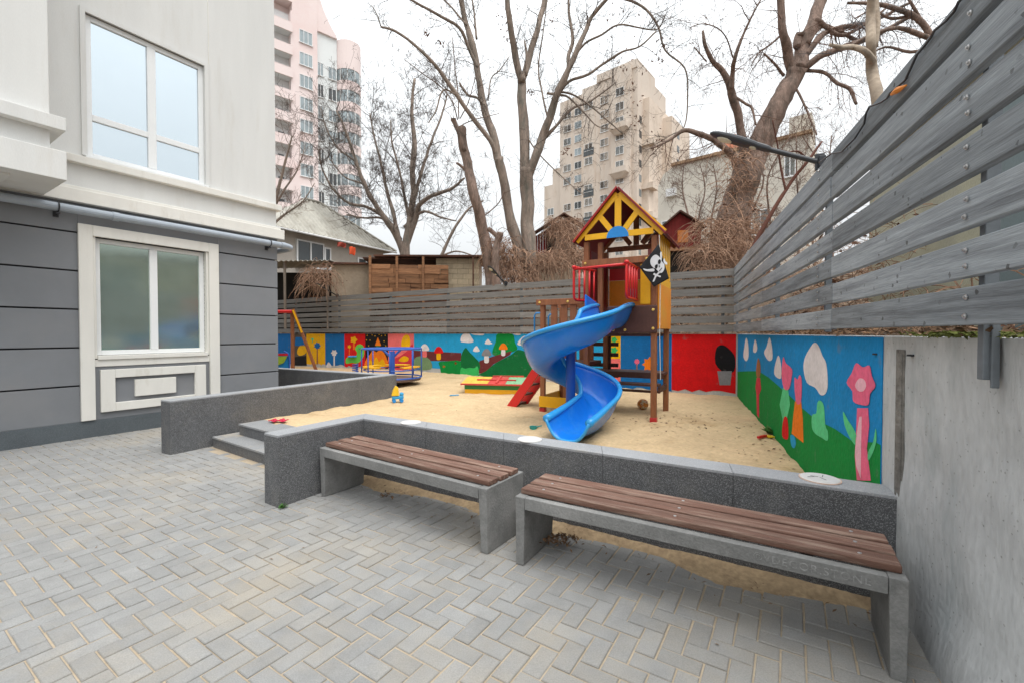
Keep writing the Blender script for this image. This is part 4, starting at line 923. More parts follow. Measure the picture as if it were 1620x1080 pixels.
# ================================================================== VEGETATION BITS NEAR
m_leafg = M('weed_leaf', (.055, .15, .025), .6, .3, 8, .1); m_dead = M('dead_leaf', (.15, .085, .045), .9, .4, 20, .1, island=.5); m_moss = M('moss', (.12, .14, .03), .95, .3, 10, .5, 40)
def leafquad(mb, p, s, rng, mi=0, flat=.4):
    n = V((rng.uniform(-1, 1)*flat, rng.uniform(-1, 1)*flat, 1)).normalized(); a = rng.random()*6.28
    x = n.orthogonal().normalized(); y = n.cross(x); x, y = x*math.cos(a)+y*math.sin(a), y*math.cos(a)-x*math.sin(a); p = V(p)
    mb.add([p-x*s, p-y*s*.45+n*s*.12, p+x*s, p+y*s*.45+n*s*.12], [(0, 1, 2, 3)], mi)
def weed(name, label, base, n, h, rng):
    m = MB()
    for i in range(n):
        a = rng.random()*6.28; L = h*rng.uniform(.5, 1.1); d = V((math.cos(a)*rng.uniform(.3, 1), math.sin(a)*rng.uniform(.3, 1), rng.uniform(.4, 1))).normalized(); s = V((-d.y, d.x, 0)).normalized() if abs(d.z) < .99 else V((1, 0, 0)); wd = L*.2
        c = V((rng.uniform(-.02, .02), rng.uniform(-.02, .02), 0)); m.add([c-s*.002, c+s*.002, c+d*L*.55+s*wd, c+d*L-V((0, 0, L*.2)), c+d*L*.55-s*wd], [(0, 1, 2, 3, 4)])
    o = m.build(name, m_leafg); o.location = base; return tag(o, label, 'plant')
p = G(443, 802, 0); weed('weed', 'tiny green weed at the foot of the low wall end', p+V((.02, -.01, 0)), 26, .06, random.Random(3))
p = G(1222, 690, .2); weed('weed', 'green weed beside the toy shovel at the painted right wall', (p.x, p.y, sandz(p.x, p.y)-.01), 30, .16, random.Random(4))
rg = random.Random(11); lt = MB()
for i in range(1700):                                           # litter on the right wall's top and behind
    s_ = rg.uniform(-6, 7.5); d = rg.uniform(-.6, .035); p = RP+rd*s_+rn*d; leafquad(lt, (p.x, p.y, 1.54+.03*rg.random()+(.03*rg.random() if d < 0 else 0)), rg.uniform(.012, .035), rg, 0, .8)
for i in range(4200):
    t_ = rg.uniform(.0, 18.3); d = rg.uniform(.03, 3.2)**1.0; p = K+bd*t_-bn*(d+.1); leafquad(lt, (p.x, p.y, bankz(t_, d)+.03), rg.uniform(.03, .075), rg, 0, .9)
tag(lt.build('leaf_litter', m_dead), kind='stuff')
lt = MB()
def sandleaf(n, cx, cy, sx, sy, smin, smax):
    for i in range(n):
        x, y = rg.gauss(cx, sx), rg.gauss(cy, sy)
        if insand(x, y) and (V((x, y, 0))-RP).dot(rn) > .05: leafquad(lt, (x, y, sandz(x, y)+.006), rg.uniform(smin, smax), rg, 0, .3)
sandleaf(160, 3.2, 6.0, .6, 1.3, .006, .03); sandleaf(60, 2.3, 6.6, .4, .5, .01, .035); sandleaf(90, 2.6, 4.4, .5, .6, .005, .02); sandleaf(110, -1, 9, 2.5, 2, .005, .018)
for i in range(90):
    u = rg.random(); p = V((-1.4, 4.4, 0)).lerp(V((1.95, 2.35, 0)), u)+V((-.516, -.857, 0))*abs(rg.gauss(0, .12)); leafquad(lt, (p.x, p.y, .045+.01*rg.random()), rg.uniform(.005, .02), rg, 0, .5)
for i in range(160):
    c = V((.35, 3.16, 0)); p = c+V((rg.gauss(0, .07), rg.gauss(0, .05), .055+.02*rg.random())); leafquad(lt, p, rg.uniform(.008, .025), rg, 0, 1)
for i in range(12):
    c = V((-1.15, 4.05, .05)); p = c+V((rg.gauss(0, .05), rg.gauss(0, .04), 0)); leafquad(lt, p, rg.uniform(.02, .04), rg, 0, .6)
for i in range(70):
    x, y = rg.uniform(-5.5, 1.6), rg.uniform(1.3, 5.5)
    if in_yard(x, y): leafquad(lt, (x, y, .006), rg.uniform(.004, .016), rg, 0, .4)
tag(lt.build('fallen_leaves', m_dead), kind='stuff')
ms = MB()
for i in range(420):
    s_ = -.45+rg.gauss(0, .22); p = RP+rd*s_+rn*rg.uniform(-.05, .025); leafquad(ms, (p.x, p.y, 1.533+.02*rg.random()), rg.uniform(.008, .022), rg, 0, 1)
tag(ms.build('moss_growth', m_moss), kind='stuff')

# ================================================================== BACKGROUND BUILDINGS
m_pinkw = M('pink_render', C(242, 226, 223, .92), .9, .03, .3, .05, 8, c2=C(238, 214, 210, .9), c2w=(.5, .75)); m_whitew = M('white_render', C(232, 236, 236, .92), .9, .04, .3, .05, 8)
m_loggia = M('loggia_grey', C(228, 228, 228, .9), .9, .06, .5, .05, 8)
m_wing = M('distant_window_glass', (.30, .345, .36), .12, .25, .35, 0, spec=.6, metal=.35); m_wdark = M('dark_window_glass', (.06, .07, .075), .15, .2, .5, 0, spec=.6)
m_wfr = M('distant_window_frame', (.74, .75, .75), .6, .05, 1, 0)
def farwin(par, x0, x1, z0, z1, y, nv=2, glass=None, dark=-1):
    f = MB(); fw = .07
    f.box(x0, x1, y, y+.12, z0, z0+fw); f.box(x0, x1, y, y+.12, z1-fw, z1)
    for i in range(nv+1):
        a = x0+(x1-x0-fw)*i/nv; f.box(a, a+fw, y+.002, y+.118, z0+fw, z1-fw)
    f.box(x0-.08, x1+.08, y-.10, y+.0, z0-.07, z0-.005)
    o = f.build('window', m_wfr, par)
    MB().box(x0+.01, x1-.01, y+.05, y+.08, z0+.01, z1-.01).build('pane', glass or m_wing, o)
    return o
PO = V((-30.45, 57.2, 3)); pf = V((.755, .656, 0)); rb = random.Random(21)
pk = thing('apartment_tower', 'tall pink and white apartment tower with curved glazed bays behind the left trees', 'building', PO, math.atan2(pf.y, pf.x))
FH = 2.95; zt = [42.1-3-FH*k for k in range(13)]
b_ = MB(); b_.box(-9, 2.05, 1.6, 14, -1, 48); b_.box(2.05, 5.2, 0, 14, -1, 46.5); b_.box(-9, 2.05, 0, 1.599, 42, 48)
top = [(5.2, 46.3), (5.6, 44.6), (6.1, 43.2), (6.7, 42.0), (7.3, 41.0), (7.8, 40.4)]
b_.prism([(5.2, .0, -1), (7.8, .0, -1)]+[(x, .0, z) for x, z in top[::-1]], (0, 14, 0)) if False else None
b_.build('pink_wall', m_pinkw, pk)
b_ = MB(); b_.box(5.2, 8.0, .55, 14, -1, 39.9); b_.box(-9.2, 5.0, -.0, .0, 0, 0) if False else None
b_.build('white_wall', m_whitew, pk)
b_ = MB(); pr = [(5.2, 39.9), (8.0, 39.9), (7.8, 40.4), (7.3, 41.0), (6.7, 42.0), (6.1, 43.2), (5.6, 44.6), (5.2, 46.3)]
b_.prism([(x, .25, z) for x, z in pr], (0, 9, 0)); b_.prism([(5.25, .30, -1)]+[(6.2, .30, -1), (6.2, .30, 36.9), (5.25, .3, 39.9)], (0, .2, 0), 0) if False else None
b_.build('crown_wall', m_pinkw, pk)
# glazed round bay
bc, br = 9.75, 1.8
def arcwall(mb, r, z0, z1, n=18, a0=math.pi, a1=2*math.pi+.35):
    P = [(bc+r*math.cos(a0+(a1-a0)*i/n), 1.2+r*math.sin(a0+(a1-a0)*i/n)*1.1) for i in range(n+1)]
    for (xa, ya), (xb, yb) in zip(P, P[1:]): mb.add([(xa, ya, z0), (xb, yb, z0), (xb, yb, z1), (xa, ya, z1)], [(0, 1, 2, 3)])
    mb.add([(x, y, z1) for x, y in P], [tuple(range(len(P)))]); mb.add([(x, y, z0) for x, y in P], [tuple(range(len(P)-1, -1, -1))])
    return P
b_ = MB(); b_.box(8.0, 11.5, 1.2, 14, -1, 39.7); b_.build('white_wall', m_whitew, pk)
for k, z in enumerate(zt):
    zb_ = z-.0
    if k < 13:
        b_ = MB(); b_.box(-9, 2.0, -.2, 1.6, zb_-1.2, zb_-1.05); b_.build('balcony_slab', m_whitew, pk)
        b_ = MB(); b_.box(-9, 2.0, -.35, -.20, zb_-1.2, zb_); b_.box(-9, 2.0, -.36, -.34+.03, zb_, zb_+.05)
        b_.build('balcony', m_pinkw, pk)
        b_ = MB(); b_.box(-9, 2.045, 1.05, 1.1, zb_-1.05, zb_+1.75); b_.box(1.99, 2.045, .0, 1.05, zb_-1.05, zb_+1.75); b_.build('loggia', m_loggia, pk)
        b_ = MB(); b_.box(.45, 1.15, 0.98, 1.048, zb_-.9, zb_+.75); b_.box(-.9, -.4, 0.98, 1.048, zb_-.1, zb_+.7); b_.box(-3.5, -2.6, 0.98, 1.048, zb_-.9, zb_+.75); b_.build('window', m_wdark, pk)
        b_ = MB(); b_.box(1.85, 2.08, -.02, 1.6, zb_-1.2, zb_+1.75) ; b_.build('pier', m_pinkw, pk)
    zc = 41.2-3-FH*k
    farwin(pk, 2.9, 4.55, zc-.95, zc+.75, -.06, 3, m_wing if rb.random() < .75 else m_wdark)
    if k > 0: farwin(pk, 5.35, 6.15, zc-1.2, zc+.6, .48, 2, m_wing if rb.random() < .7 else m_wdark)
    if k > 0: farwin(pk, 6.75, 7.9, zc-1.15, zc+.55, .48, 2, m_wing if rb.random() < .7 else m_wdark)
    if k > 0:
        zz = zc-1.0
        b_ = MB(); arcwall(b_, br, zz-1.35 if True else 0, zz-.02+(.0)); 
        if k == 1: arcwall(b_, br, zz+1.62, 39.9)
        o = b_.build('bay_band', m_pinkw if k != 12 else m_whitew, pk)
        b_ = MB(); P = arcwall(b_, br-.06, zz-.02, zz+1.62)
        for i, (x, y) in enumerate(P):
            if i % 3 == 0: b_.box(x-.05, x+.05, y-.09, y+.0, zz-.02, zz+1.6, 1)
        b_.build('bay_glazing', [m_wing, m_wfr], pk)
o = MB().box(4.2, 4.75, -.4, .0, 12.2, 12.7).build('air_conditioner', m_wfr, pk)
# beige tower
m_beige = M('beige_panel', C(228, 214, 200, .8), .9, .06, .25, .1, 4, c2=C(214, 192, 172, .78), c2w=(.5, .75), c2s=.5, stretch=(1, 1, .3)); m_beige2 = M('beige_panel_alt', C(224, 208, 192, .9), .9, .08, .3, .1, 4, c2=C(200, 180, 160, .8), c2w=(.5, .75), c2s=.5)  # second beige tone for side walls, side balconies and panel joints
QO = V((10.6, 98, 3)); qf = V((.768, -.641, 0)); ang_q = math.atan2(qf.y, qf.x)
bt = thing('apartment_tower', 'beige panel apartment tower far behind the play tower roof', 'building', QO, ang_q)
b_ = MB(); b_.box(0, 6, 0, 14, -1, 49.3); b_.box(6, 18.3, -.6, 14, -1, 49.9); b_.box(9.5, 18.3, -.8, 8, 49.9, 51.5); b_.box(-4.5, 0, .4, 12, -1, 32); b_.box(-2.5, 0, .8, 10, 32, 35.5)
b_.box(13.2, 17.2, -1.5, -.6, -1, 50.5)
b_.build('wall', m_beige, bt)
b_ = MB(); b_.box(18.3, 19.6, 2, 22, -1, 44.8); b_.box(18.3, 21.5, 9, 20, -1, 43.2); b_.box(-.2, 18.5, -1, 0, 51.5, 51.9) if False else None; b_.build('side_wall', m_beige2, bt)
b_ = MB()
for x in (3.1, 6.0, 9.1, 12.9): b_.box(x-.06, x+.06, (-.04 if x < 6 else -.65), .0, 0, 49)
b_.build('panel_joint', m_beige2, bt)
for k in range(12):
    z = 46.6-2.85*k
    for x, wd, y0, nv, ch in ((1.0, 1.9, -.05, 2, .9), (3.8, 1.7, -.05, 2, .8), (6.6, 1.9, -.65, 2, .8), (10.3, 1.8, -.65, 2, .95)):
        if rb.random() < ch: farwin(bt, x, x+wd, z-1.4, z+.1, y0, nv, m_wing if rb.random() < .7 else m_wdark)
    if k % 1 == 0: farwin(bt, 14.2, 15.9, z-1.5, z+.1, -1.55, 2, m_wing if rb.random() < .5 else m_wdark)
    if k in (2, 5, 9, 11, 7):
        b_ = MB(); b_.box(13.4, 17.0, -3.0, -1.5, z-2.6, z-1.55); b_.hexa([(14.4, -2.2, z-3.5), (16.0, -2.2, z-3.5), (16.0, -1.5, z-3.5), (14.4, -1.5, z-3.5)], [(13.4, -3.0, z-2.61), (17, -3.0, z-2.61), (17, -1.5, z-2.61), (13.4, -1.5, z-2.61)])
        b_.build('balcony', m_beige, bt)
    if k in (3, 6, 8):
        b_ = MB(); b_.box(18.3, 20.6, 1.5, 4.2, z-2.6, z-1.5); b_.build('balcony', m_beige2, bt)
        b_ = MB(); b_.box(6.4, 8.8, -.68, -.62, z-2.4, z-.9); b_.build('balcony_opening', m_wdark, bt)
    if k > 1:
        b_ = MB(); b_.box(18.26, 18.34, .3, 1.4, z-1.3, z+.1); b_.box(21.46, 21.54, 12, 13.4, z-1.3, z+.1); b_.build('window', m_wing if rb.random() < .5 else m_wdark, bt)
    if k > 6:
        farwin(bt, -3.6, -1.9, z-1.4, z+.1, .35, 2, m_wing)
MB().box(13.3, 17.3, -3.1, -1.4, 21.0, 22.4).build('balcony_canopy', M('maroon_sheet', C(120, 40, 52), .6, .1), bt)
# pale block
m_cream = M('cream_render', C(222, 216, 204, .82), .9, .05, .4, .1, 6, c2=C(214, 203, 184, .85), c2w=(.5, .75))
WO = V((11.9, 36, 3)); wf = V((.772, -.636, 0))
wb = thing('pale_block', 'low cream rendered block with a brick chimney behind the big leaning tree', 'building', WO, math.atan2(wf.y, wf.x))
b_ = MB(); b_.prism([(0, 0, -1), (10.3, 0, -1), (10.3, 0, 11.8), (1.2, 0, 11.8), (.4, 0, 11.3), (0, 0, 10.5)], (0, 10, 0)); b_.build('wall', m_cream, wb)
MB().box(1.1, 10.4, -.25, .4, 11.8, 12.0).build('eaves', M('brown_eaves', C(170, 140, 110, .8), .8, .2), wb)
MB().box(4.4, 5.3, 2, 3, 11.9, 13.9).build('chimney', M('orange_brick', C(214, 140, 112, .85), .9, .2, 5, .3, 20), wb); MB().box(9.0, 10.3, .5, 3, 12, 13.4).build('roof_box', m_cream, wb)
for x0, x1, z0, z1, g_ in ((.3, 1.5, 6.1, 7.6, m_wing), (5.6, 6.0, 8.2, 9.8, m_wdark), (6.8, 8.0, 5.5, 7.3, m_wing), (8.8, 9.5, 9.2, 10.7, m_wing)): farwin(wb, x0, x1, z0, z1, -.05, 2, g_)
k = MB().box(.75, 1.5, -.35, .0, 9.4, 10.0); k.build('air_conditioner', m_wfr, wb)
# old house with corrugated roof
m_asb = M('corrugated_grey_roof', C(186, 182, 172, .85), .9, .2, 1.2, .2, 20, c2=C(156, 150, 138, .75), c2w=(.45, .7), stretch=(1, 1, .4)); m_hw = M('grey_house_wall', C(196, 188, 178, .85), .9, .1, .8, .2, 20, c2=C(168, 158, 148, .8), c2w=(.5, .75))
HO = V((-10.65, 20, 2.6)); hf = V((.509, .861, 0)); er = 3.75
hs_o = thing('old_house', 'old grey house with a mossy corrugated hip roof behind the back fence', 'house', HO, math.atan2(hf.y, hf.x))
b_ = MB(); b_.box(-.1, 6.6, .3, 5.2, -.5, er); b_.build('wall', m_hw, hs_o)
r_ = MB(); apx = (3.35, 4.1, 2.6); ez_, rz_ = er-.05, 6.25
def hroof(fx0, fx1, f0, inv_=False):
    n = 160
    for i in range(n):
        pass
def corr(xa, xb, y_e, y_r, xr0, xr1, flip):
    n = 170
    def top_(x):
        if x < xr0: return (x-xa)/(xr0-xa)
        if x > xr1: return (xb-x)/(xb-xr1)
        return 1
    def fn2(u, v):
        x = xa+(xb-xa)*u; t_ = max(.0, top_(x))*v; return (x, y_e+(y_r-y_e)*t_, ez_+(rz_-ez_)*t_+.05*math.sin(x*2*math.pi/.27))
    r_.grid(fn2, n*2, 4)
corr(-.5, 7.1, -.25, 2.7, 3.3, 4.2, 0); corr(-.5, 7.1, 5.7, 2.7, 3.3, 4.2, 1)
r_.add([(-.5, -.25, ez_), (3.3, 2.7, rz_), (-.5, 5.7, ez_)], [(0, 1, 2)]); r_.add([(7.1, -.25, ez_), (4.2, 2.7, rz_), (7.1, 5.7, ez_)], [(0, 1, 2)])
r_.build('roof', m_asb, hs_o, solid=.015)
k = MB(); k.tube([(-.5, -.28, ez_-.03), (7.1, -.28, ez_-.03)], .05, 8); k.build('gutter', m_wfr, hs_o)
for tr in ((3.3, 7.1), ): MB().tube([(4.2, 2.7, rz_+.05), (7.1, -.25, ez_+.05)], .07, 8).tube([(3.3, 2.7, rz_+.05), (-.5, -.25, ez_+.05)], .07, 8).tube([(3.3, 2.7, rz_+.05), (4.2, 2.7, rz_+.05)], .08, 8).build('ridge_cap', m_asb, hs_o)
farwin(hs_o, 1.1, 2.6, 2.2, 3.45, .2, 2, m_wdark); farwin(hs_o, 2.62, 3.0, 2.2, 3.3, .2, 1, m_wdark); farwin(hs_o, 4.7, 5.9, 1.6, 3.1, .2, 2, m_wdark)
m_oc = M('red_orange_cloth', (.75, .10, .03), .8, .15, 9, .2)
def laundry(px, py, Yd, w, h, mt, label):
    p = PD(px, py, Yd); o = MB().grid(lambda u, v: ((u-.5)*w*(1-.2*abs(v-.4)), .05*math.sin(u*7+v*3), -v*h+.03*math.sin(u*5)), 10, 10).build('hanging_cloth', mt, smooth=True, solid=.012)
    o.location = p; tag(o, label, 'laundry')
laundry(557, 391, 21.2, .30, .38, m_oc, 'bright orange-red cloth hanging on the wall of the old house'); laundry(540, 384, 20.8, .42, .22, M('dark_red_cloth', (.32, .05, .03), .8, .3, 9), 'dark red cloth under the eaves of the old house')
# sheds along the bank
m_rust = M('rusty_sheet', C(120, 82, 66, .7), .9, .3, 3, .3, 14, c2=C(92, 70, 62, .6), c2w=(.45, .65)); m_oldw = M('brown_old_planks', C(176, 128, 92, .75), .9, .3, 2.5, .4, 12, stretch=(.8, 8, 8), island=.25, c2=C(120, 84, 62, .7), c2w=(.5, .7)); m_greyw = M('grey_old_planks', C(158, 146, 134, .7), .9, .3, 2.5, .4, 12, stretch=(8, 8, .8), island=.2)
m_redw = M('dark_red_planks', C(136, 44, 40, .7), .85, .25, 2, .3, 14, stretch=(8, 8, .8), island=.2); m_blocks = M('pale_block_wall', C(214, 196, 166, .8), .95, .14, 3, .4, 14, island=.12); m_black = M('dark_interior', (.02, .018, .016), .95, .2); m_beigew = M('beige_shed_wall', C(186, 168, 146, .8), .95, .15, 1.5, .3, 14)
def shed(name, label, px, py, Yd, rz): return thing(name, label, 'shed', PD(px, py, Yd), rz)
def wsz(px0, px1, Yd): return (px1-px0)/FPX*Yd
o = shed('open_shed', 'open-sided shed with beige end wall and corrugated roof below the old house', 450, 478, 16.5, .10)
W1 = wsz(450, 523, 16.5); W2 = wsz(450, 582, 16.5)
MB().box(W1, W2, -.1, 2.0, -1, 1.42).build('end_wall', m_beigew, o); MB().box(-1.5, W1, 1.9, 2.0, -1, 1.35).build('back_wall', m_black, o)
r_ = MB(); r_.grid(lambda u, v: (-1.6+(W1+1.7)*u, -.35+2.5*v, 1.43+.12*v+.10*u+.02*math.sin((-1.6+(W1+1.7)*u)*2*math.pi/.17)), 180, 2); r_.build('roof', m_asb, o, solid=.012)
MB().box(W1-.05, W2+.15, -.25, 2.2, 1.42, 1.48).build('roof', m_rust, o); MB().bar((.1, -.2, -1), (.1, -.2, 1.45), .07, .07).bar((W1-.1, -.2, -1), (W1-.1, -.2, 1.45), .07, .07).bar((.5, -.3, .3), (.95, -.3, .95), .1, .02).build('post', m_greyw, o)
o = thing('scrap_fence', 'patchwork fence of brown scrap planks beside the beige shed wall', 'fence', PD(584, 470, 15.6), .12)
b_ = MB(); Ws = wsz(584, 708, 15.6); rr_ = random.Random(5)
for z in range(7):
    x = 0
    while x < Ws:
        L = rr_.uniform(.6, 1.1); hz = 0 if x < Ws*.65 else -.25
        if z*.17 < 1.15+hz: b_.box(x, min(Ws, x+L-.015), rr_.uniform(-.02, .02), .04, z*.17+rr_.uniform(-.015, .015), z*.17+.15+rr_.uniform(-.01, .03))
        x += L
b_.build('board_panel', m_oldw, o); MB().box(0, Ws*.66, .07, .09, -.3, 1.1).box(Ws*.661, Ws, .07, .09, -.3, .85).build('added_dark_backing', m_rust, o)  # dark sheet added behind the planks so their gaps do not show bright
for x in (.05, Ws*.35, Ws*.68): MB().box(x-.04, x+.04, -.10, -.03, -.5, 1.45).build('post', m_oldw, o)
MB().box(-.3, Ws, .4, 2.0, 1.42, 1.47).build('canopy', m_rust, o); 
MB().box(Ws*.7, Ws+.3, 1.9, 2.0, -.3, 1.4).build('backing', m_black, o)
o = shed('block_shed', 'pale block-built shed with a rusty flat roof left of the leaning pollard tree', 690, 478, 16.2, .02)
b_ = MB(); W1 = wsz(690, 758, 16.2)
for k in range(9):
    x = -.2*(k % 2)
    while x < W1: b_.box(max(0, x), min(W1, x+.385), 0+rr_.uniform(0, .012), .2, -.1+k*.19, -.1+k*.19+.178); x += .4
b_.build('front_wall', m_blocks, o); MB().box(0, W1, .03, 2, -1, 1.55).build('core', m_beigew, o); MB().box(-2.2, W1+.2, -.3, 2.2, 1.62, 1.68).build('roof', m_rust, o)
MB().bar((W1-.2, -.35, -.6), (W1-.2, -.35, 1.6), .05, .05).build('post', m_rust, o)
o = shed('red_shed', 'weathered dark red plank shed overgrown with dry vines left of the play tower roof', 838, 402, 17.0, -.02)
W1 = wsz(838, 876, 17); W2 = wsz(838, 912, 17)
b_ = MB(); n = 9
for i in range(n):
    a, c = W1*i/n, W1*(i+1)/n; za, zc = .55+(1.35-.55)*a/W2*1.35, .55+(1.35-.55)*c/W2*1.35
    b_.hexa([(a, 0, 0), (c-.008, 0, 0), (c-.008, .04, 0), (a, .04, 0)], [(a, 0, za), (c-.008, 0, zc), (c-.008, .04, zc), (a, .04, za)])
b_.build('front_wall', m_redw, o); MB().prism([(W1, .05, -1.2), (W2, .05, -1.2), (W2, .05, 1.0), (W1+.35, .05, 1.35), (W1, .05, 1.15)], (0, 2, 0)).build('side_wall', m_greyw, o)
MB().box(W1-.28, W1-.03, -.03, .0, .12, .75).build('window', m_black, o); MB().bar((-.15, -.15, .55), (W1+.35, -.15, 1.45), .5, .05).bar((W1+.35, -.15, 1.45), (W2+.3, -.15, .95), .5, .05).build('roof', m_rust, o)
MB().box(-.1, W1, -.1, .1, -.1, .0).build('sill_beam', m_greyw, o); MB().box(-.1, W2, .0, 1.5, -1.6, -.1).build('foundation_or_void', m_beigew, o)
o = shed('red_shed', 'small dark red gabled shed with an orange window right of the play tower roof', 1040, 394, 15.5, -.12)
W1 = wsz(1040, 1106, 15.5)
MB().prism([(0, 0, 0), (W1, 0, 0), (W1, 0, .75), (W1*.5, 0, 1.22), (0, 0, .60)], (0, 1.8, 0)).build('front_wall', m_redw, o); MB().box(W1*.46, W1*.70, -.03, .0, .2, .62).build('window', M('orange_shutter', C(214, 128, 60, .8), .7, .15, 6), o)
MB().bar((-.15, .8, .52), (W1*.5, .8, 1.28), 1.9, .05).bar((W1*.5, .8, 1.28), (W1+.15, .8, .70), 1.9, .05).build('roof', m_rust, o); MB().bar((-.1, -.1, -.06), (W1+1.0, -.2, -.03), .12, .12).build('sill_beam', m_oldw, o); MB().box(-.1, W1+1.0, .2, 1.5, -1.6, -.1).build('foundation_or_void', m_black, o)  # near-black box under the beam stands in for the shaded void

# ================================================================== TREES
m_bark = M('grey_brown_bark', C(150, 134, 122, .85), .95, .3, 5, .7, 22, stretch=(2, 2, .5), c2=C(118, 114, 104, .75), c2w=(.48, .7)); m_bark2 = M('dark_brown_bark', C(140, 118, 106, .85), .95, .35, 5, .8, 20, stretch=(2, 2, .5), c2=C(100, 88, 78, .65), c2w=(.45, .7))
m_bark3 = M('pale_bark', C(190, 172, 152, .7), .9, .25, 4, .4, 16, c2=C(150, 130, 110, .6), c2w=(.5, .7)); m_twig = M('twig', C(110, 96, 88, .55), .95, .3, 6, 0); m_twig2 = M('brown_twig', C(128, 96, 80, .6), .95, .3, 6, 0)
m_vine = M('dry_vine', C(172, 138, 114, .8), .95, .35, 5, 0, island=.35); m_dleaf = M('brown_dry_leaf', C(120, 84, 66, .7), .9, .35, 8, 0, island=.4)
def spline(P, k=3):
    n = len(P); o = []
    for i in range(n-1):
        p0, p1, p2, p3 = P[max(i-1, 0)], P[i], P[i+1], P[min(i+2, n-1)]
        for j in range(k):
            t = j/k; o.append(.5*(2*p1+(p2-p0)*t+(2*p0-5*p1+4*p2-p3)*t*t+(-p0+3*p1-3*p2+p3)*t*t*t))
    o.append(P[-1]); return o
class Tree:
    def __init__(s, Y, seed, px0): s.Y = Y; s.r = random.Random(seed); s.tr = MB(); s.br = MB(); s.lf = MB(); s.px0 = px0; s.main = []
    def limb(s, pts, lean=0.0, y0=None, spread=.0):
        # pts: (px, py, radius px); depth wanders away from Y along the limb
        Y = s.Y if y0 is None else y0; P = []; rad = []; w = 0; n = len(pts)
        for i, q in enumerate(pts):
            w = lean*i/max(1, n-1)+(s.r.uniform(-.12, .12) if i else 0); yy = Y+w
            P.append(PD(q[0], q[1], yy)); rad.append(q[2]/FPX*yy)
        Q = spline(P, 4)
        m = len(Q); RR = [rad[min(int(i/4), n-1)]+(rad[min(int(i/4)+1, n-1)]-rad[min(int(i/4), n-1)])*((i % 4)/4) for i in range(m)]
        for i in range(1, m-1):
            Q[i] = Q[i]+V((mnoise.noise(Q[i]*1.7), mnoise.noise(Q[i]*1.7+V((9, 0, 0))), mnoise.noise(Q[i]*1.7+V((0, 9, 0)))))*min(.05, RR[i]*.5)
        big = max(rad) > .05
        v0 = len(s.tr.v); s.tr.tube(Q, RR, 16 if big else 7)
        if big:                                               # knobbly bark outline
            for i_ in range(v0, len(s.tr.v)):
                k_ = min(m-1, (i_-v0)//16); p_ = V(s.tr.v[i_]); d_ = p_-Q[k_]
                f_ = .18*mnoise.noise(V((p_.x*5, p_.y*5, p_.z*1.6)))+.12*mnoise.noise(V((p_.x*14, p_.y*14, p_.z*3)))
                s.tr.v[i_] = tuple(p_+d_*f_)
        s.main.append((Q, RR)); return P[-1].y
    def twigs(s, Q, RR, n, L, lvl, up=.35, tmin=.15, droop=0):
        m = len(Q); r = s.r
        for _ in range(n):
            t = r.uniform(tmin, 1)*(m-1); i = min(int(t), m-2); p = Q[i].lerp(Q[i+1], t-i); rr = RR[i]
            d = (Q[i+1]-Q[i]).normalized()
            rv = V((r.gauss(0, 1), r.gauss(0, 1), r.gauss(0, 1))).normalized(); side = rv-d*rv.dot(d)
            if side.length < 1e-3: continue
            dirn = (d*.55+side.normalized()*r.uniform(.55, 1.1)+V((0, 0, up))).normalized()
            l = L*r.uniform(.45, 1.15); k = 5 if lvl else 3; r0 = min(rr*.6, .009*l+.002); pts = [p]; rs = [r0]; cur = p
            for j in range(1, k+1):
                dirn = (dirn+V((r.gauss(0, .17), r.gauss(0, .17), r.gauss(.03, .15)-droop))).normalized(); cur = cur+dirn*l/k; pts.append(cur); rs.append(max(s.Y*.00023, r0*(1-j/k*.8)))
            s.br.tube(pts, rs, 4 if r0 > .01 else 3, cap=False)
            if lvl: s.twigs(pts, rs, r.randint(3, 5) if lvl > 1 else r.randint(3, 6), l*.6, lvl-1, up, .15, droop)
    def grow(s, per=1.6, L=1.2, lvl=2, up=.35, droop=0, skip=0, maxr=.2):
        for Q, RR in s.main:
            length = sum((a-b_).length for a, b_ in zip(Q, Q[1:])); m = len(Q)
            st_ = next((i for i, q in enumerate(RR) if q < maxr), m-2); st_ = min(st_, m-2)
            s.twigs(Q, RR, max(2, int(length*per*(1-st_/m)+.5)), L, lvl, up, max(.15, st_/m), droop)
    def leaves(s, spots, n, size):
        for (px, py, rpx, Y) in spots:
            c = PD(px, py, Y); R_ = rpx/FPX*Y
            for i in range(n):
                p = c+V((s.r.gauss(0, .5), s.r.gauss(0, .5), s.r.gauss(0, .5)))*R_; leafquad(s.lf, p, s.r.uniform(.5, 1.2)*size, s.r, 0, 2.5)
    def done(s, name, label, bark, twig, cat='tree'):
        b_ = s.main[0][0][0]; o = thing(name, label, cat, b_)
        for mb, nm, mt, sm in ((s.tr, 'trunk', bark, True), (s.br, 'crown', twig, False), (s.lf, 'dry_leaves', m_dleaf, False)):
            if mb.v:
                mb.v = [(v[0]-b_.x, v[1]-b_.y, v[2]-b_.z) for v in mb.v]; mb.build(nm, mt, o, smooth=sm)
        return o
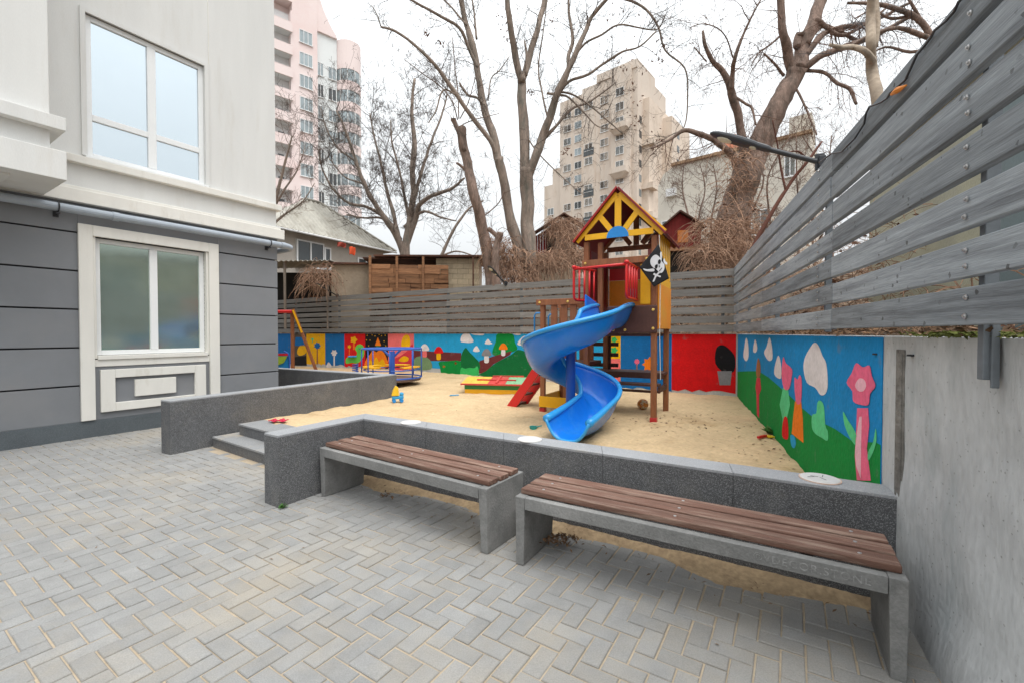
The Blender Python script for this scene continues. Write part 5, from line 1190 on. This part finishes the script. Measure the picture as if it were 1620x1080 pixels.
# twin stemmed tree
T = Tree(13.5, 1, 830)
T.limb([(838, 440, 13), (837, 400, 11.5), (834, 350, 10.5), (833, 300, 10.5), (834, 265, 11)])
T.limb([(832, 285, 9), (828, 200, 7.5), (827, 165, 7), (825, 125, 6.5)], .1)
T.limb([(826, 130, 5.5), (815, 92, 5), (808, 45, 4.5), (801, -15, 4)], -.6); T.limb([(826, 130, 4.5), (836, 100, 5), (848, 50, 4.5), (860, 5, 4), (872, -30, 3.5)], .6); T.limb([(833, 120, 2.2), (833, 85, 2), (830, 65, 1.2)])
T.limb([(835, 280, 8), (846, 250, 7), (856, 225, 6.5), (868, 190, 6), (885, 142, 5), (906, 95, 4.2), (925, 55, 3.6), (936, 28, 3.2), (965, -6, 2.6)], -.9)
T.limb([(845, 252, 4.5), (862, 210, 4.5), (875, 165, 4), (897, 120, 3.6), (900, 85, 3), (906, 62, 2.6), (900, 20, 2), (899, -10, 1.6)], .7)
T.limb([(878, 158, 2.6), (900, 130, 2.2), (930, 118, 2), (960, 98, 1.8), (985, 82, 1.6), (1012, 74, 1.3), (1038, 50, 1)], -1.2)
T.limb([(905, 96, 2), (925, 70, 1.8), (952, 55, 1.6), (978, 40, 1.4), (1010, 44, 1.2), (1040, 47, 1), (1052, 25, .8)], -.8)
T.limb([(960, -5, 2.4), (1000, 2, 2), (1028, 22, 1.8), (1042, 45, 1.6), (1052, 80, 1.4), (1083, 108, 1.3), (1088, 150, 1.2), (1083, 200, 1), (1060, 215, .8), (1020, 240, .6)], -1.0)
T.limb([(884, 145, 1.8), (905, 150, 1.5), (930, 165, 1.3), (960, 190, 1.1), (985, 212, .8)], -.6); T.limb([(858, 222, 3.2), (880, 200, 2.4), (905, 172, 2), (935, 160, 1.4), (975, 130, 1)], .5); T.limb([(866, 148, 2), (880, 150, 2), (900, 155, 1.6), (925, 180, 1.2), (945, 200, .8), (970, 205, .7)], -.5)
T.limb([(866, 185, 1.6), (858, 150, 1.4), (852, 110, 1.2), (858, 60, 1), (866, 0, .8)], .8); T.limb([(833, 215, 1.1), (845, 235, 1), (868, 260, 1), (900, 290, .8), (925, 310, .5)], -.5)
T.limb([(824, 418, 9.5), (817, 385, 8.2), (806, 335, 7.6), (797, 285, 7), (789, 248, 7)], -.4)
T.limb([(790, 255, 6.6), (780, 215, 6), (770, 188, 6), (762, 150, 5.4), (755, 110, 5), (748, 72, 4.8), (738, 40, 4.2), (727, -12, 3.6)], .3, 13.1)
T.limb([(791, 255, 4.2), (775, 222, 3.6), (752, 192, 3.4), (726, 156, 3.2), (700, 118, 3), (680, 95, 2.6), (652, 68, 2.2), (622, 48, 1.8), (603, 43, 1.6)], -1.2, 13.1); T.limb([(603, 43, 1.1), (597, 25, .9), (588, 9, .6)], 0, 11.9)
T.limb([(756, 108, 3), (742, 78, 2.6), (726, 45, 2.4), (690, 22, 2), (644, -3, 1.7)], -.8, 13.3); T.limb([(754, 62, 1.8), (751, 30, 1.5), (747, -5, 1.2)], .4, 13.4); T.limb([(766, 168, 2.4), (755, 155, 2), (740, 150, 1.9), (727, 132, 1.6)], .2, 13.2); T.limb([(738, 40, 1.6), (712, 10, 1.3), (690, -10, 1)], .6, 13.3); T.limb([(772, 160, 1.1), (777, 125, 1), (790, 112, .9), (806, 90, .6)], .5, 13.3); T.limb([(720, 150, 1.5), (705, 142, 1.4), (697, 150, 1.3), (690, 175, 1.1), (678, 195, .8)], -.3, 12.6)
T.grow(4.0, 1.0, 2, .25, .02, maxr=.12)
T.leaves([(985, 20, 26, 12.6), (800, 30, 14, 13.5), (805, 55, 12, 13.4), (870, 30, 18, 13.8), (930, 35, 18, 12.8), (985, 95, 14, 12.4), (1050, 75, 16, 12.4), (1040, 95, 14, 12.4), (675, 55, 6, 12.5), (697, 70, 6, 12.6), (840, 145, 5, 13.3), (895, 240, 8, 13), (1000, 150, 22, 12.4), (1010, 190, 18, 12.5), (1040, 230, 16, 12.5)], 26, .05)
T.done('bare_tree', 'tall bare twin-stemmed grey tree behind the back fence, its limbs forking to the top edge', m_bark, m_twig)
# leaning pollard
T = Tree(13, 2, 775)
T.limb([(780, 460, 11), (773, 415, 10), (765, 365, 9), (756, 325, 8.2), (745, 285, 7.5), (737, 250, 6.8), (731, 222, 7), (730, 205, 7.6)]); T.limb([(735, 240, 4), (727, 215, 3.6), (720, 196, 3.4), (717, 188, 4.4)]); T.limb([(742, 276, 3), (735, 268, 2.6), (722, 258, 1.6)])
T.limb([(724, 190, 1), (717, 165, .9), (700, 140, .8), (670, 118, .7), (640, 95, .5)], -.4); T.limb([(726, 188, 1), (725, 150, .9), (720, 110, .8), (716, 60, .6)]); T.limb([(728, 188, .9), (740, 165, .8), (750, 130, .6), (760, 100, .5)]); T.limb([(762, 345, 1), (790, 320, .9), (800, 290, .7)]); T.limb([(728, 200, .8), (750, 190, .7), (790, 180, .5)])
T.grow(2.2, .7, 1, .2, .03, maxr=.04); T.done('pollard_tree', 'leaning brown pollarded trunk with thin sprouts left of the twin-stemmed tree', m_bark2, m_twig2)
# broken stub
T = Tree(12.6, 3, 787); T.limb([(786, 470, 8), (784, 420, 6), (786, 385, 5.5), (792, 368, 5)]); T.limb([(792, 380, 4), (782, 370, 3.6), (772, 362, 3.2)]); T.grow(5, .7, 1, .1, .1); T.done('tree_stub', 'short broken trunk tangled in dry vines beside the leaning pollard tree', m_bark2, m_twig2)
# middle tree behind the house
T = Tree(25, 4, 640)
T.limb([(640, 445, 9), (641, 408, 8), (643, 385, 6.5), (648, 350, 5), (654, 310, 4.6), (653, 270, 4.2), (655, 220, 3.6), (651, 170, 2.6), (656, 125, 1.6)]); T.limb([(641, 405, 6), (628, 375, 5), (612, 350, 4.4), (592, 322, 3.6), (576, 290, 3), (561, 250, 2.4), (546, 205, 1.8), (532, 175, 1)], -2); T.limb([(644, 385, 5), (656, 350, 4.2), (664, 325, 3.6), (684, 310, 3), (712, 300, 2.4), (735, 282, 1.5)], -1.5)
T.limb([(632, 380, 4), (624, 345, 3), (612, 300, 2.5), (603, 260, 2), (592, 215, 1.4), (585, 180, .9)], 1.5); T.limb([(655, 315, 3), (668, 270, 2.4), (682, 225, 2), (698, 185, 1.5), (708, 150, .9)], 1); T.limb([(606, 342, 3), (580, 328, 2.4), (552, 322, 2), (527, 300, 1.6), (510, 268, 1.2), (503, 235, .8)], -1.5); T.limb([(640, 360, 3), (655, 345, 2.6), (672, 335, 2), (700, 345, 1.4), (722, 350, .9)], -1); T.limb([(561, 255, 1.6), (535, 235, 1.2), (515, 200, .9), (508, 170, .6)], -1); T.limb([(592, 322, 2), (582, 300, 1.6), (570, 290, 1.5), (545, 280, 1.1), (520, 250, .8)], 1.2)
T.limb([(634, 380, 3.2), (620, 355, 2.4), (600, 345, 1.8), (575, 345, 1.4), (548, 340, 1)], -.8); T.limb([(648, 350, 2.6), (640, 310, 2.2), (632, 270, 1.8), (620, 225, 1.3), (618, 190, .8)], -1)
T.grow(2.6, 2.3, 3, .3, maxr=.22); T.done('bare_tree', 'wide spreading bare tree rising behind the old house roof', m_bark, m_twig)
# right of it, thin arching tree
T = Tree(19, 5, 700); T.limb([(692, 425, 3), (700, 400, 2.6), (712, 375, 2.3), (730, 345, 1.9), (745, 328, 1.5), (765, 318, .9)]); T.limb([(700, 404, 1.6), (720, 398, 1.3), (740, 402, 1), (760, 410, .7)]); T.grow(2.6, 1.3, 2, .2, maxr=.2); T.done('slender_tree', 'slender arching bare tree above the rusty shed roof', m_bark, m_twig)
# tree at the building corner
T = Tree(17, 6, 430); T.limb([(405, 420, 4), (425, 350, 3.2), (440, 300, 2.4), (452, 255, 1.8), (462, 215, 1)]); T.limb([(430, 335, 2), (450, 300, 1.5), (470, 270, 1), (482, 235, .6)]); T.limb([(420, 365, 2), (450, 340, 1.5), (478, 320, 1), (498, 290, .6)]); T.grow(2.8, 1.2, 2, .35, maxr=.3); T.done('bare_tree', 'small bare tree half hidden by the left building corner', m_bark, m_twig2)
# big leaning tree
T = Tree(13, 7, 1150)
T.limb([(1140, 450, 34), (1147, 405, 29), (1157, 360, 25), (1168, 320, 22), (1180, 285, 21), (1194, 245, 19), (1210, 208, 17), (1228, 172, 15), (1248, 138, 14), (1262, 108, 13.5)])
T.limb([(1262, 112, 11), (1270, 80, 9.5), (1284, 40, 9), (1297, 5, 8.5), (1312, -40, 8)], .5); T.limb([(1257, 120, 8), (1246, 92, 7), (1241, 60, 6), (1237, 20, 5.6), (1233, -20, 5)], -.5); T.limb([(1262, 75, 5), (1262, 60, 6), (1266, 52, 6)], 0)
T.limb([(1266, 110, 6), (1295, 92, 5), (1328, 78, 4.4), (1362, 66, 4), (1400, 48, 3.4), (1450, 20, 2.6)], -1); T.limb([(1274, 88, 5), (1296, 62, 4.4), (1312, 48, 3.8), (1350, 42, 3.2), (1390, 30, 2.6), (1440, 5, 2)], .6); T.limb([(1277, 70, 4), (1300, 42, 3), (1330, 52, 3), (1358, 66, 2.4)], .3); T.limb([(1290, 30, 4), (1325, 55, 2.8), (1352, 50, 2.4), (1400, 15, 1.6)], .2)
T.limb([(1182, 270, 9), (1178, 238, 7), (1170, 195, 6), (1161, 160, 6), (1155, 135, 5.4), (1142, 112, 4), (1126, 96, 3.4), (1116, 72, 2.8), (1112, 50, 1.8)], -.8); T.limb([(1157, 142, 4), (1160, 115, 3.6), (1164, 92, 2.8), (1176, 55, 2), (1190, 25, 1.5), (1206, -5, 1)], -.9, 12.4); T.limb([(1174, 285, 7), (1164, 258, 5.5), (1148, 235, 5), (1128, 220, 4.4), (1105, 212, 3.8), (1083, 206, 3.2), (1060, 222, 2), (1030, 235, 1.2)], -.9)
T.limb([(1160, 92, 1.2), (1150, 62, 1), (1135, 45, .9), (1110, 38, .8), (1092, 44, .6)], -.3, 12.2); T.limb([(1118, 98, 1.2), (1098, 75, .8)], 0, 12.2); T.limb([(1275, 112, 3), (1305, 115, 2.4), (1325, 132, 2.6), (1345, 142, 2.6), (1355, 165, 2)], -.6); T.limb([(1240, 120, 2.4), (1225, 100, 1.8), (1208, 85, 1.2)], -.5); T.limb([(1250, 128, 2), (1265, 150, 1.8), (1278, 180, 1.5), (1292, 214, 1.2)], -.8); T.limb([(1242, 50, 2.2), (1220, 70, 1.4), (1200, 85, 1), (1188, 105, .7)], -.4); T.limb([(1165, 155, 2), (1180, 165, 2), (1190, 172, 1.8), (1196, 198, 1.3)], -.3, 12.3)
T.grow(4.2, 1.25, 2, -.05, .17, maxr=.17)
T.leaves([(1330, 110, 26, 12.2), (1180, 60, 26, 12.3), (1100, 80, 20, 12.2), (1300, 150, 20, 12.3), (1340, 40, 26, 12.6), (1210, 30, 26, 12.6)], 16, .035)
T.done('willow_tree', 'massive leaning brown willow trunk with drooping twigs behind the fence corner', m_bark2, m_twig2)
# pale trunk and dark boughs over the right fence
T = Tree(6.2, 8, 1384); T.limb([(1392, 230, 9), (1387, 160, 8), (1381, 110, 7.6), (1377, 70, 6.6), (1377, 30, 6), (1378, -20, 5.6)]); T.limb([(1380, 96, 5.4), (1366, 82, 4.6), (1348, 76, 4), (1330, 75, 3.4), (1312, 71, 2.2)], -.3); T.limb([(1384, 75, 4.6), (1387, 40, 5.2), (1385, 5, 5), (1384, -20, 5)], .2); T.grow(1.2, .7, 2, .1, .08, maxr=.02); T.done('pale_tree', 'slim pale-barked trunk with a broken side limb above the right fence', m_bark3, m_twig2)
T = Tree(9, 9, 1440); T.limb([(1500, 160, 7), (1478, 70, 5), (1450, 30, 4), (1400, 10, 3), (1340, 5, 1.6)]); T.limb([(1470, 60, 4), (1420, 45, 3), (1370, 60, 2), (1330, 82, 1.2)], -.5); T.limb([(1480, 75, 3), (1440, 82, 2.4), (1400, 75, 1.6), (1368, 92, 1)], .5); T.limb([(1460, 40, 3), (1440, 5, 2), (1420, -25, 1.4)]); T.limb([(1440, 25, 2.5), (1410, 30, 2), (1380, 18, 1.4), (1352, 30, 1)]); T.grow(4.5, .75, 2, .0, .05, maxr=.5); T.done('dark_tree', 'dark dense boughs reaching over the top of the right fence', m_bark2, m_metal)
T = Tree(9.6, 10, 1190); T.limb([(1180, 420, 4), (1195, 385, 3.6), (1222, 335, 3), (1250, 290, 2.6), (1278, 255, 2.2), (1300, 225, 1.4)]); T.limb([(1243, 302, 1.8), (1235, 265, 1.6), (1230, 230, 1.2), (1222, 190, .8)]); T.limb([(1278, 255, 1.6), (1262, 240, 1.3), (1235, 245, .8)]); T.grow(2.4, .8, 2, .1, .05, maxr=.5); T.done('sapling', 'reddish leaning sapling behind the right fence top by the lamp', M('reddish_bark', C(120, 76, 62, .6), .9, .3, 5, .3), m_twig2)
T = Tree(20, 12, 1220); rz_t = random.Random(8)
for x in (1190, 1225, 1262, 1290, 1320): T.limb([(x, 430, 2), (x+rz_t.uniform(-8, 8), 350, 1.6), (x+rz_t.uniform(-20, 20), 280, 1.1), (x+rz_t.uniform(-26, 26), 215, .6)], rz_t.uniform(-1, 1))
T.grow(4.5, 1.2, 2, .2, maxr=.5); T.done('thicket_shrub', 'tall bare brown shrub in front of the cream block, right of the willow', m_bark2, m_twig2, 'shrub')
T = Tree(18, 13, 1100)
for x in (1092, 1112, 1128): T.limb([(x, 420, 2), (x+rz_t.uniform(-8, 8), 350, 1.5), (x+rz_t.uniform(-16, 16), 300, 1), (x+rz_t.uniform(-20, 20), 260, .6)], rz_t.uniform(-1, 1))
T.grow(5, 1.0, 2, .2, maxr=.5); T.done('thicket_shrub', 'tall bare brown shrub between the small red shed and the willow', m_bark2, m_twig2, 'shrub')
# dry climbers
def vines(name, label, regions, seed, droop=.55, rad=.008):
    r = random.Random(seed); m = MB(); lf = MB()
    for reg in regions:
        wall = reg[0] if isinstance(reg[0], str) else None
        if wall: reg = reg[1:]
        (x0, x1, y0, y1, Y0, Y1, n, L) = reg
        for i in range(n):
            if wall:
                t_, d_ = r.uniform(x0, x1), r.uniform(y0, y1); p = (K+bd*t_-bn*(d_+.12) if wall == 'B' else RP+rd*t_-rn*d_); p = V((p.x, p.y, (bankz(t_, d_)+r.random()*.5) if wall == 'B' else r.uniform(Y0, Y1)))
            else: p = PD(r.uniform(x0, x1), r.uniform(y0, y1), r.uniform(Y0, Y1))
            d = V((r.gauss(0, .8), r.gauss(.1 if wall else -.2, .3 if wall else .6), r.uniform(-.2, .8))).normalized(); l = L*r.uniform(.4, 1.2); k = 6; pts = [p]; cur = p
            for j in range(k):
                d = (d+V((r.gauss(0, .2), r.gauss(0, .2), -droop*r.uniform(.4, 1.2)))).normalized(); cur = cur+d*l/k; pts.append(cur)
            r0 = rad*r.uniform(.5, 1.5); m.tube(pts, [r0*(1-.1*j) for j in range(k+1)], 3, cap=False)
            if wall and any((q_-K).dot(bn) > -.10 and (q_-RP).dot(rn) > -.06 for q_ in pts): m.v = m.v[:-21]; m.f = m.f[:-18]; m.m = m.m[:-18]; continue
            if i % 3 == 0: leafquad(lf, pts[r.randint(1, k)], r.uniform(.03, .07), r, 0, 2)
    b_ = V(m.v[0]); b_ = V((sum(v[0] for v in m.v)/len(m.v), sum(v[1] for v in m.v)/len(m.v), min(v[2] for v in m.v)))
    o = thing(name, label, 'climber', b_)
    for mb, nm, mt in ((m, 'stems', m_vine), (lf, 'dry_leaves', m_dleaf)):
        mb.v = [(v[0]-b_.x, v[1]-b_.y, v[2]-b_.z) for v in mb.v]; mb.build(nm, mt, o)
vines('dry_climber', 'mass of dry climber stems hanging over the bank below the dark red shed', [(785, 935, 395, 425, 13.0, 13.9, 900, .9), (880, 930, 360, 410, 13.5, 15, 280, .8), (790, 850, 425, 445, 12.8, 13.6, 350, .7)], 1)
vines('dry_climber', 'dry climber draped over the roof of the dark red shed', [(866, 915, 345, 372, 15.8, 16.9, 420, .8)], 2)
vines('dry_climber', 'dry climber hanging around the broken stub and pollard trunk', [(770, 815, 375, 430, 12.9, 13.5, 420, .7)], 3)
vines('dry_climber', 'tangled dry climber around the foot of the willow trunk', [(1100, 1200, 345, 400, 10.8, 12.4, 560, 1.0), (1090, 1180, 385, 430, 10.6, 12, 420, .8), (1140, 1200, 225, 345, 11.8, 12.8, 260, .8)], 4, .4)
vines('dry_climber', 'dry climber hanging in the open end of the beige shed', [(480, 528, 420, 450, 15.6, 16.2, 260, 1.0)], 5)
vines('dry_climber', 'dry brown undergrowth on the bank behind the back fence', [('B', 1.0, 15, .25, 1.6, 1.6, 2.75, 2200, .6)], 6, .35)
vines('dry_climber', 'dry stems lying behind the lower boards of the right fence', [('R', -1.5, 7.2, .1, 1.5, 1.5, 1.85, 800, .5), ('R', 3.6, 7.4, .4, 2.4, 1.5, 3.1, 1100, .7)], 7, .3, .005)
